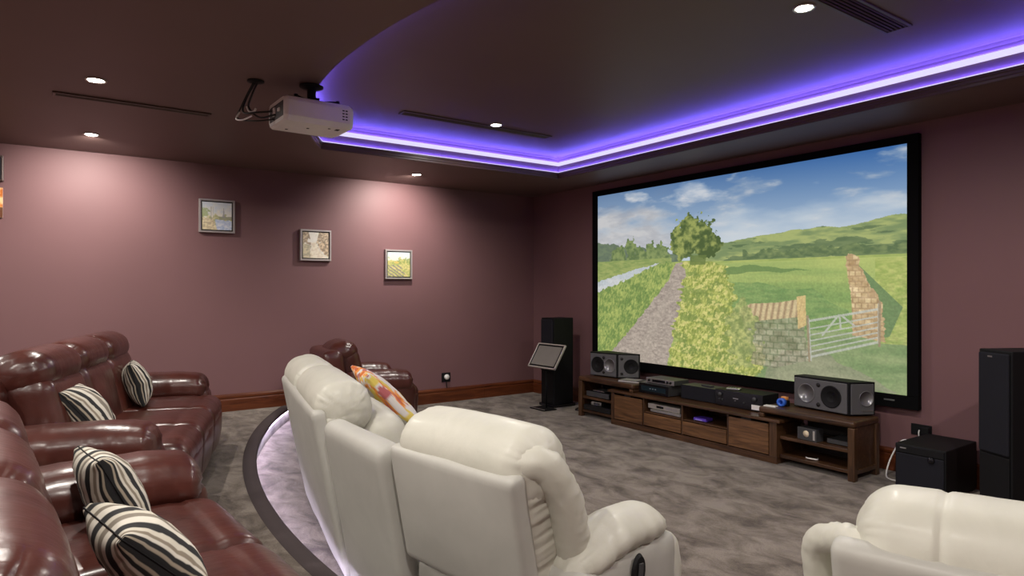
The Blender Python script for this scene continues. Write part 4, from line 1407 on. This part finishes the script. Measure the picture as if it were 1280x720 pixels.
t = thing('subwoofer', 'black cube subwoofer on the floor between the right end table and right tower speaker', 'speaker', (5.145, -0.305, 0))
m = MB(); m.box((-0.16, -0.25, 0.02), (0.16, 0.25, 0.348), 0.006); m.build('cabinet', BLACK, t)
m = MB(); m.box((-0.150, -0.262, 0.035), (0.150, -0.25, 0.285), 0.006); m.build('grille', GRILLE, t)
m = MB(); m.box((-0.15, -0.258, 0.290), (0.15, -0.25, 0.340), 0.003); cp = m.build('front_strip', BLACK, t)
m = MB(); m.box((-0.125, -0.2595, 0.318), (-0.085, -0.2575, 0.326), 0.0005); m.build('badge', SILVER, cp)
m = MB(); m.lathe([(0.022, 0.0), (0.020, 0.010), (0.0, 0.011)], 18, T(0.075, -0.262, 0.272) @ R(90, 'X')); m.build('dial', BLACKG, t)
feet(t, [(sx * 0.13, sy * 0.21) for sx in (-1, 1) for sy in (-1, 1)], 0.02, 0.021, RUBBER)

# centre speaker and electronics on the bench
def device(name, label, cat, x0, x1, y0, y1, z, h, mat, front=None, fz=0.006, rz=0.0, group=None):
    t = thing(name, label, cat, ((x0 + x1) / 2, (y0 + y1) / 2, z), rz, group)
    hx, hy = (x1 - x0) / 2, (y1 - y0) / 2
    m = MB(); m.box((-hx, -hy + 0.006, fz), (hx, hy, h), 0.003); m.build('case', mat, t)
    m = MB(); m.box((-hx, -hy, fz), (hx, -hy + 0.006, h), 0.002); fp = m.build('front_panel', front or mat, t)
    feet(t, [(sx * hx * 0.8, sy * hy * 0.8) for sx in (-1, 1) for sy in (-1, 1)], 0.012, fz + 0.001, RUBBER)
    return t, fp, hx, hy
BT = 0.3642
t, fp, hx, hy = device('av_receiver', 'black hi-fi receiver with a glassy blue-black display on the left part of the bench', 'receiver', 2.475, 2.86, -0.50, -0.23, BT, 0.105, GREYD, BLACKG)
m = MB(); m.box((-hx + 0.03, -hy - 0.0015, 0.03), (hx - 0.03, -hy, 0.08), 0.0005); m.build('display', plain('display_glass', (0.012, 0.022, 0.03, 1), 0.08), fp)
m = MB()
for k in range(3): m.box((-0.05 + k * 0.035, -hy - 0.002, 0.052), (-0.03 + k * 0.035, -hy - 0.0014, 0.062))
m.build('display_digits', plain('digit_grey', (0.16, 0.20, 0.24, 1), 0.4), fp)
t, fp, hx, hy = device('disc_player', 'slim silver-fronted player stacked on the black hi-fi receiver', 'player', 2.535, 2.90, -0.46, -0.24, BT + 0.1055, 0.055, GREYD, SILVER)
m = MB(); m.box((-0.10, -hy - 0.0015, 0.018), (0.07, -hy, 0.044), 0.0005); m.build('display', BLACKG, fp)
m = MB()
for x in (-0.14, 0.10, 0.14): m.lathe([(0.013, 0.0), (0.012, 0.010), (0.0, 0.011)], 14, T(x, -hy, 0.031) @ R(90, 'X'))
m.build('knob', BLACKG, fp)
t, fp, hx, hy = device('centre_speaker', 'plain matt black centre speaker in the middle of the bench top', 'speaker', 2.955, 3.36, -0.42, -0.215, BT, 0.135, GREYD, GRILLE)
t, fp, hx, hy = device('amplifier', 'black amplifier with knobs and a pale paper slip on its front, on the bench', 'amplifier', 3.375, 3.865, -0.445, -0.21, BT, 0.150, BLACK, BLACKG)
m = MB()
for x in (-0.19, 0.165): m.lathe([(0.021, 0.0), (0.019, 0.014), (0.0, 0.015)], 18, T(x, -hy, 0.106) @ R(90, 'X'))
for x in (-0.195, -0.165, 0.06): m.lathe([(0.009, 0.0), (0.008, 0.008), (0.0, 0.009)], 12, T(x, -hy, 0.06) @ R(90, 'X'))
m.build('knob', GREYD, fp)
m = MB(); m.box((-0.055, -hy - 0.0012, 0.082), (0.0, -hy, 0.090)); m.box((-0.04, -hy - 0.0012, 0.064), (-0.025, -hy, 0.069)); m.build('badge', SILVER, fp)
m = MB(); m.box((0.135, -hy - 0.002, 0.016), (0.225, -hy - 0.0006, 0.058)); m.build('paper_slip', WHITEP, fp)

def remote(label, x, y, z, rz, L, wd, mat, ry=0.0, group='remote controls'):
    t = thing('remote_control', label, 'remote', (x, y, z), math.radians(rz), group)
    if ry: t.rotation_euler.x = math.radians(ry)
    m = MB(); m.box((-L / 2, -wd / 2, 0), (L / 2, wd / 2, 0.018), 0.006); m.build('body', mat, t)
    m = MB()
    for i in range(4):
        for j in range(3):
            m.box((-L * 0.35 + i * L * 0.18, -wd * 0.32 + j * wd * 0.24, 0.0178), (-L * 0.35 + i * L * 0.18 + L * 0.09, -wd * 0.32 + j * wd * 0.24 + wd * 0.14, 0.0205))
    m.build('buttons', GREYD, t)
    return t
remote('dark remote control lying on the matt black centre speaker', 3.20, -0.33, BT + 0.1352, -10, 0.13, 0.05, GREYD)
remote('pale grey handset with buttons lying on top of the black amplifier', 3.52, -0.37, BT + 0.1502, 20, 0.12, 0.075, SILVER, 0)

t = thing('book', 'thin pale-covered booklet lying beside the left box speaker on the left end table', 'book', (2.30, -0.42, 0.4485), math.radians(14))
m = MB(); m.box((-0.125, -0.09, 0), (0.125, 0.09, 0.004), 0); m.box((-0.125, -0.09, 0.016), (0.125, 0.09, 0.020), 0); m.build('cover', GREYD, t)
m = MB(); m.box((-0.12, -0.085, 0.004), (0.12, 0.085, 0.016), 0); m.build('pages', WHITEP, t)
m = MB(); m.box((-0.11, -0.08, 0.0198), (0.09, 0.06, 0.0206), 0); m.build('cover_print', STEEL, t)

t = thing('tape_dispenser', 'small blue tape roll with an orange cap left of the right box speaker', 'tape', (4.045, -0.45, 0.4485))
m = MB(); m.lathe([(0.018, -0.02), (0.035, -0.02), (0.035, 0.02), (0.018, 0.02), (0.018, -0.02)], 20, T(0, 0, 0.035) @ R(90, 'X')); m.build('roll', BLUEP, t)
m = MB(); m.box((-0.045, 0.03, 0.0), (0.03, 0.075, 0.05), 0.006); m.build('case', BLACK, t)
m = MB(); m.box((-0.03, 0.034, 0.05), (0.02, 0.07, 0.078), 0.006); m.build('cap', ORANGEP, t)
t = thing('notepad', 'little white notepad beside the blue tape roll on the right end table', 'notepad', (3.99, -0.52, 0.4485), 0.2)
m = MB(); m.box((-0.05, -0.03, 0), (0.05, 0.03, 0.008), 0.001); m.build('pages', WHITEP, t)

# in the niches and on the shelves
t, fp, hx, hy = device('media_player', 'cream silver player with a dark window, upper of two in the bench niche', 'player', 2.66, 3.06, -0.565, -0.30, 0.2385, 0.052, STEEL, STEEL)
m = MB(); m.box((-0.09, -hy - 0.0015, 0.018), (0.0, -hy, 0.040), 0.0005); m.build('display', BLACKG, fp)
m = MB()
for k in range(5): m.box((0.03 + k * 0.03, -hy - 0.0025, 0.016), (0.05 + k * 0.03, -hy, 0.036), 0.001)
m.build('buttons', SILVER, fp)
device('tuner', 'thin silver tuner lying under the cream silver player in the bench niche', 'player', 2.70, 3.08, -0.575, -0.30, 0.2082, 0.030, STEEL, SILVER)
t, fp, hx, hy = device('network_router', 'small purple network box in the right-hand niche of the bench', 'router', 3.22, 3.36, -0.56, -0.46, 0.2082, 0.032, PURPLEP)
m = MB(); m.box((-0.05, -hy - 0.0012, 0.010), (0.03, -hy, 0.018)); m.build('label', plain('lavender_label', (0.35, 0.3, 0.75, 1), 0.5), fp)
device('game_console', 'black game console with a silver edge on the upper shelf of the left end table', 'console', 1.72, 2.08, -0.55, -0.32, 0.2312, 0.060, BLACK, GREYD)
t = thing('disc_tray', 'slim silver plate lying on top of the console on the left table shelf', 'tray', (1.86, -0.42, 0.2915))
m = MB(); m.box((-0.09, -0.08, 0), (0.09, 0.08, 0.010), 0.003); m.build('plate', SILVER, t)
device('set_top_box', 'black set-top box on the lower shelf of the left end table', 'player', 1.69, 2.12, -0.565, -0.30, 0.0782, 0.058, BLACK, BLACKG)
t = thing('silver_console', 'silver handheld box on top of the set-top box in the left end table', 'console', (1.83, -0.46, 0.1365), 0.2)
m = MB(); m.box((-0.07, -0.06, 0), (0.07, 0.06, 0.040), 0.006); m.build('case', SILVER, t)
m = MB(); m.box((-0.03, -0.0612, 0.01), (0.05, -0.060, 0.03), 0.0); m.build('front_panel', GREYD, t)
t = thing('game_box', 'small dark box with a pale printed face on the right end table shelf', 'box', (4.325, -0.50, 0.2312), math.radians(-6))
m = MB(); m.box((-0.085, -0.045, 0), (0.085, 0.045, 0.098), 0.003); b_ = m.build('carton', GREYD, t)
m = MB(); m.lathe([(0.026, 0.0), (0.026, 0.0012), (0.0, 0.0014)], 20, T(-0.005, -0.045, 0.052) @ R(90, 'X')); m.build('printed_disc', plain('pale_print', (0.75, 0.62, 0.45, 1), 0.6), b_)
m = MB(); m.box((0.055, -0.0462, 0.012), (0.072, -0.045, 0.085)); m.build('side_print', STEEL, b_)
device('flat_player', 'flat grey player at the right end of the upper shelf of the right end table', 'player', 4.46, 4.63, -0.50, -0.28, 0.2312, 0.040, GREYD, GREYD)
cable('white_cable', [(4.29, -0.50, 0.084), (4.33, -0.53, 0.090), (4.38, -0.50, 0.086), (4.36, -0.45, 0.084)], 0.006, WHITEP, 'coiled white cable end on the lower shelf of the right end table', group='loose cables')
cable('white_cable', [(4.86, -0.03, 0.27), (4.80, -0.06, 0.25), (4.755, -0.12, 0.12), (4.76, -0.20, 0.010), (4.84, -0.30, 0.008), (4.93, -0.28, 0.008)], 0.006, WHITEP, 'white cable arching down between the right end table and the subwoofer', group='loose cables')
cable('floor_cable', [(2.60, -0.64, 0.006), (2.72, -0.70, 0.006), (2.80, -0.68, 0.006), (2.92, -0.74, 0.006), (2.98, -0.68, 0.006)], 0.004, plain('grey_cable', (0.16, 0.14, 0.12, 1), 0.6), 'thin grey cable lying on the carpet in front of the bench', group='loose cables')
cable('floor_cable', [(1.30, -0.30, 0.008), (1.38, -0.42, 0.010), (1.48, -0.40, 0.010), (1.55, -0.48, 0.010), (1.59, -0.40, 0.010)], 0.008, RUBBER, 'black cables on the carpet between the left tower speaker and the left end table', group='loose cables')

# stand with a tilted panel, beside the left tower
t = thing('panel_stand', 'tilted grey panel in a pale metal frame on a thin black stand', 'stand', (1.10, -0.665, 0))
m = MB(); m.box((-0.15, -0.105, 0), (0.13, 0.085, 0.014), 0.004); m.build('base_plate', BLACK, t)
m = MB(); m.box((-0.145, -0.098, 0.014), (0.12, -0.085, 0.019), 0.001); m.build('base_edge', SILVER, t)
m = MB(); m.tube([(0, 0.03, 0.014), (0, 0.03, 0.585)], 0.011, 10); m.build('pole', BLACK, t)
Mp = T(0.02, -0.06, 0.50) @ R(3, 'Z') @ R(-33, 'X')
m = MB()
for a, b in (((-0.235, 0, 0), (0.235, 0, 0)), ((0.235, 0, 0), (0.235, 0, 0.31)), ((0.235, 0, 0.31), (-0.235, 0, 0.31)), ((-0.235, 0, 0.31), (-0.235, 0, 0))):
    lo = (min(a[0], b[0]) - 0.008, -0.012, min(a[2], b[2]) - 0.008)
    hi = (max(a[0], b[0]) + 0.008, 0.012, max(a[2], b[2]) + 0.008)
    m.box(lo, hi, 0.003, Mp)
m.build('panel_frame', STEEL, t)
m = MB(); m.box((-0.227, -0.006, 0.008), (0.227, 0.006, 0.302), 0.0, Mp); m.build('dark_surround', BLACK, t)
m = MB(); m.box((-0.205, -0.009, 0.028), (0.205, -0.005, 0.282), 0.0, Mp); m.build('mesh_panel', TAUPE, t)
m = MB(); m.tube([(0, 0.03, 0.57), (0.01, 0.022, 0.60)], 0.013, 8); m.build('bracket', BLACK, t)

# wall sockets
t = thing('wall_socket', 'black wall socket with a round white plug on the left wall above the skirting', 'socket', (0, -1.387, 0.312), 0, 'black wall sockets')
m = MB(); m.box((0.0005, -0.062, -0.058), (0.010, 0.062, 0.058), 0.003); m.build('plate', BLACK, t)
m = MB(); m.lathe([(0.034, 0.0), (0.034, 0.018), (0.024, 0.030), (0.0, 0.032)], 18, T(0.010, 0.004, 0.004) @ R(90, 'Y')); m.build('plug', WHITEP, t)
m = MB(); m.tube(curve_pts([(0.02, 0.0, -0.04), (0.028, -0.004, -0.08), (0.026, 0.002, -0.13)]), 0.005, 6); m.build('lead', BLACK, t)
t = thing('wall_socket', 'black double wall socket on the front wall above the subwoofer', 'socket', (4.925, 0, 0.355), 0, 'black wall sockets')
m = MB(); m.box((-0.072, -0.010, -0.042), (0.072, -0.0005, 0.042), 0.003); m.build('plate', BLACK, t)
m = MB(); m.box((0.01, -0.045, -0.025), (0.065, -0.010, 0.030), 0.006); m.build('plug', BLACK, t)
m = MB(); m.tube(curve_pts([(-0.01, -0.016, 0.0), (-0.012, -0.022, -0.02), (-0.012, -0.020, -0.05)]), 0.005, 6); m.build('lead', WHITEP, t)
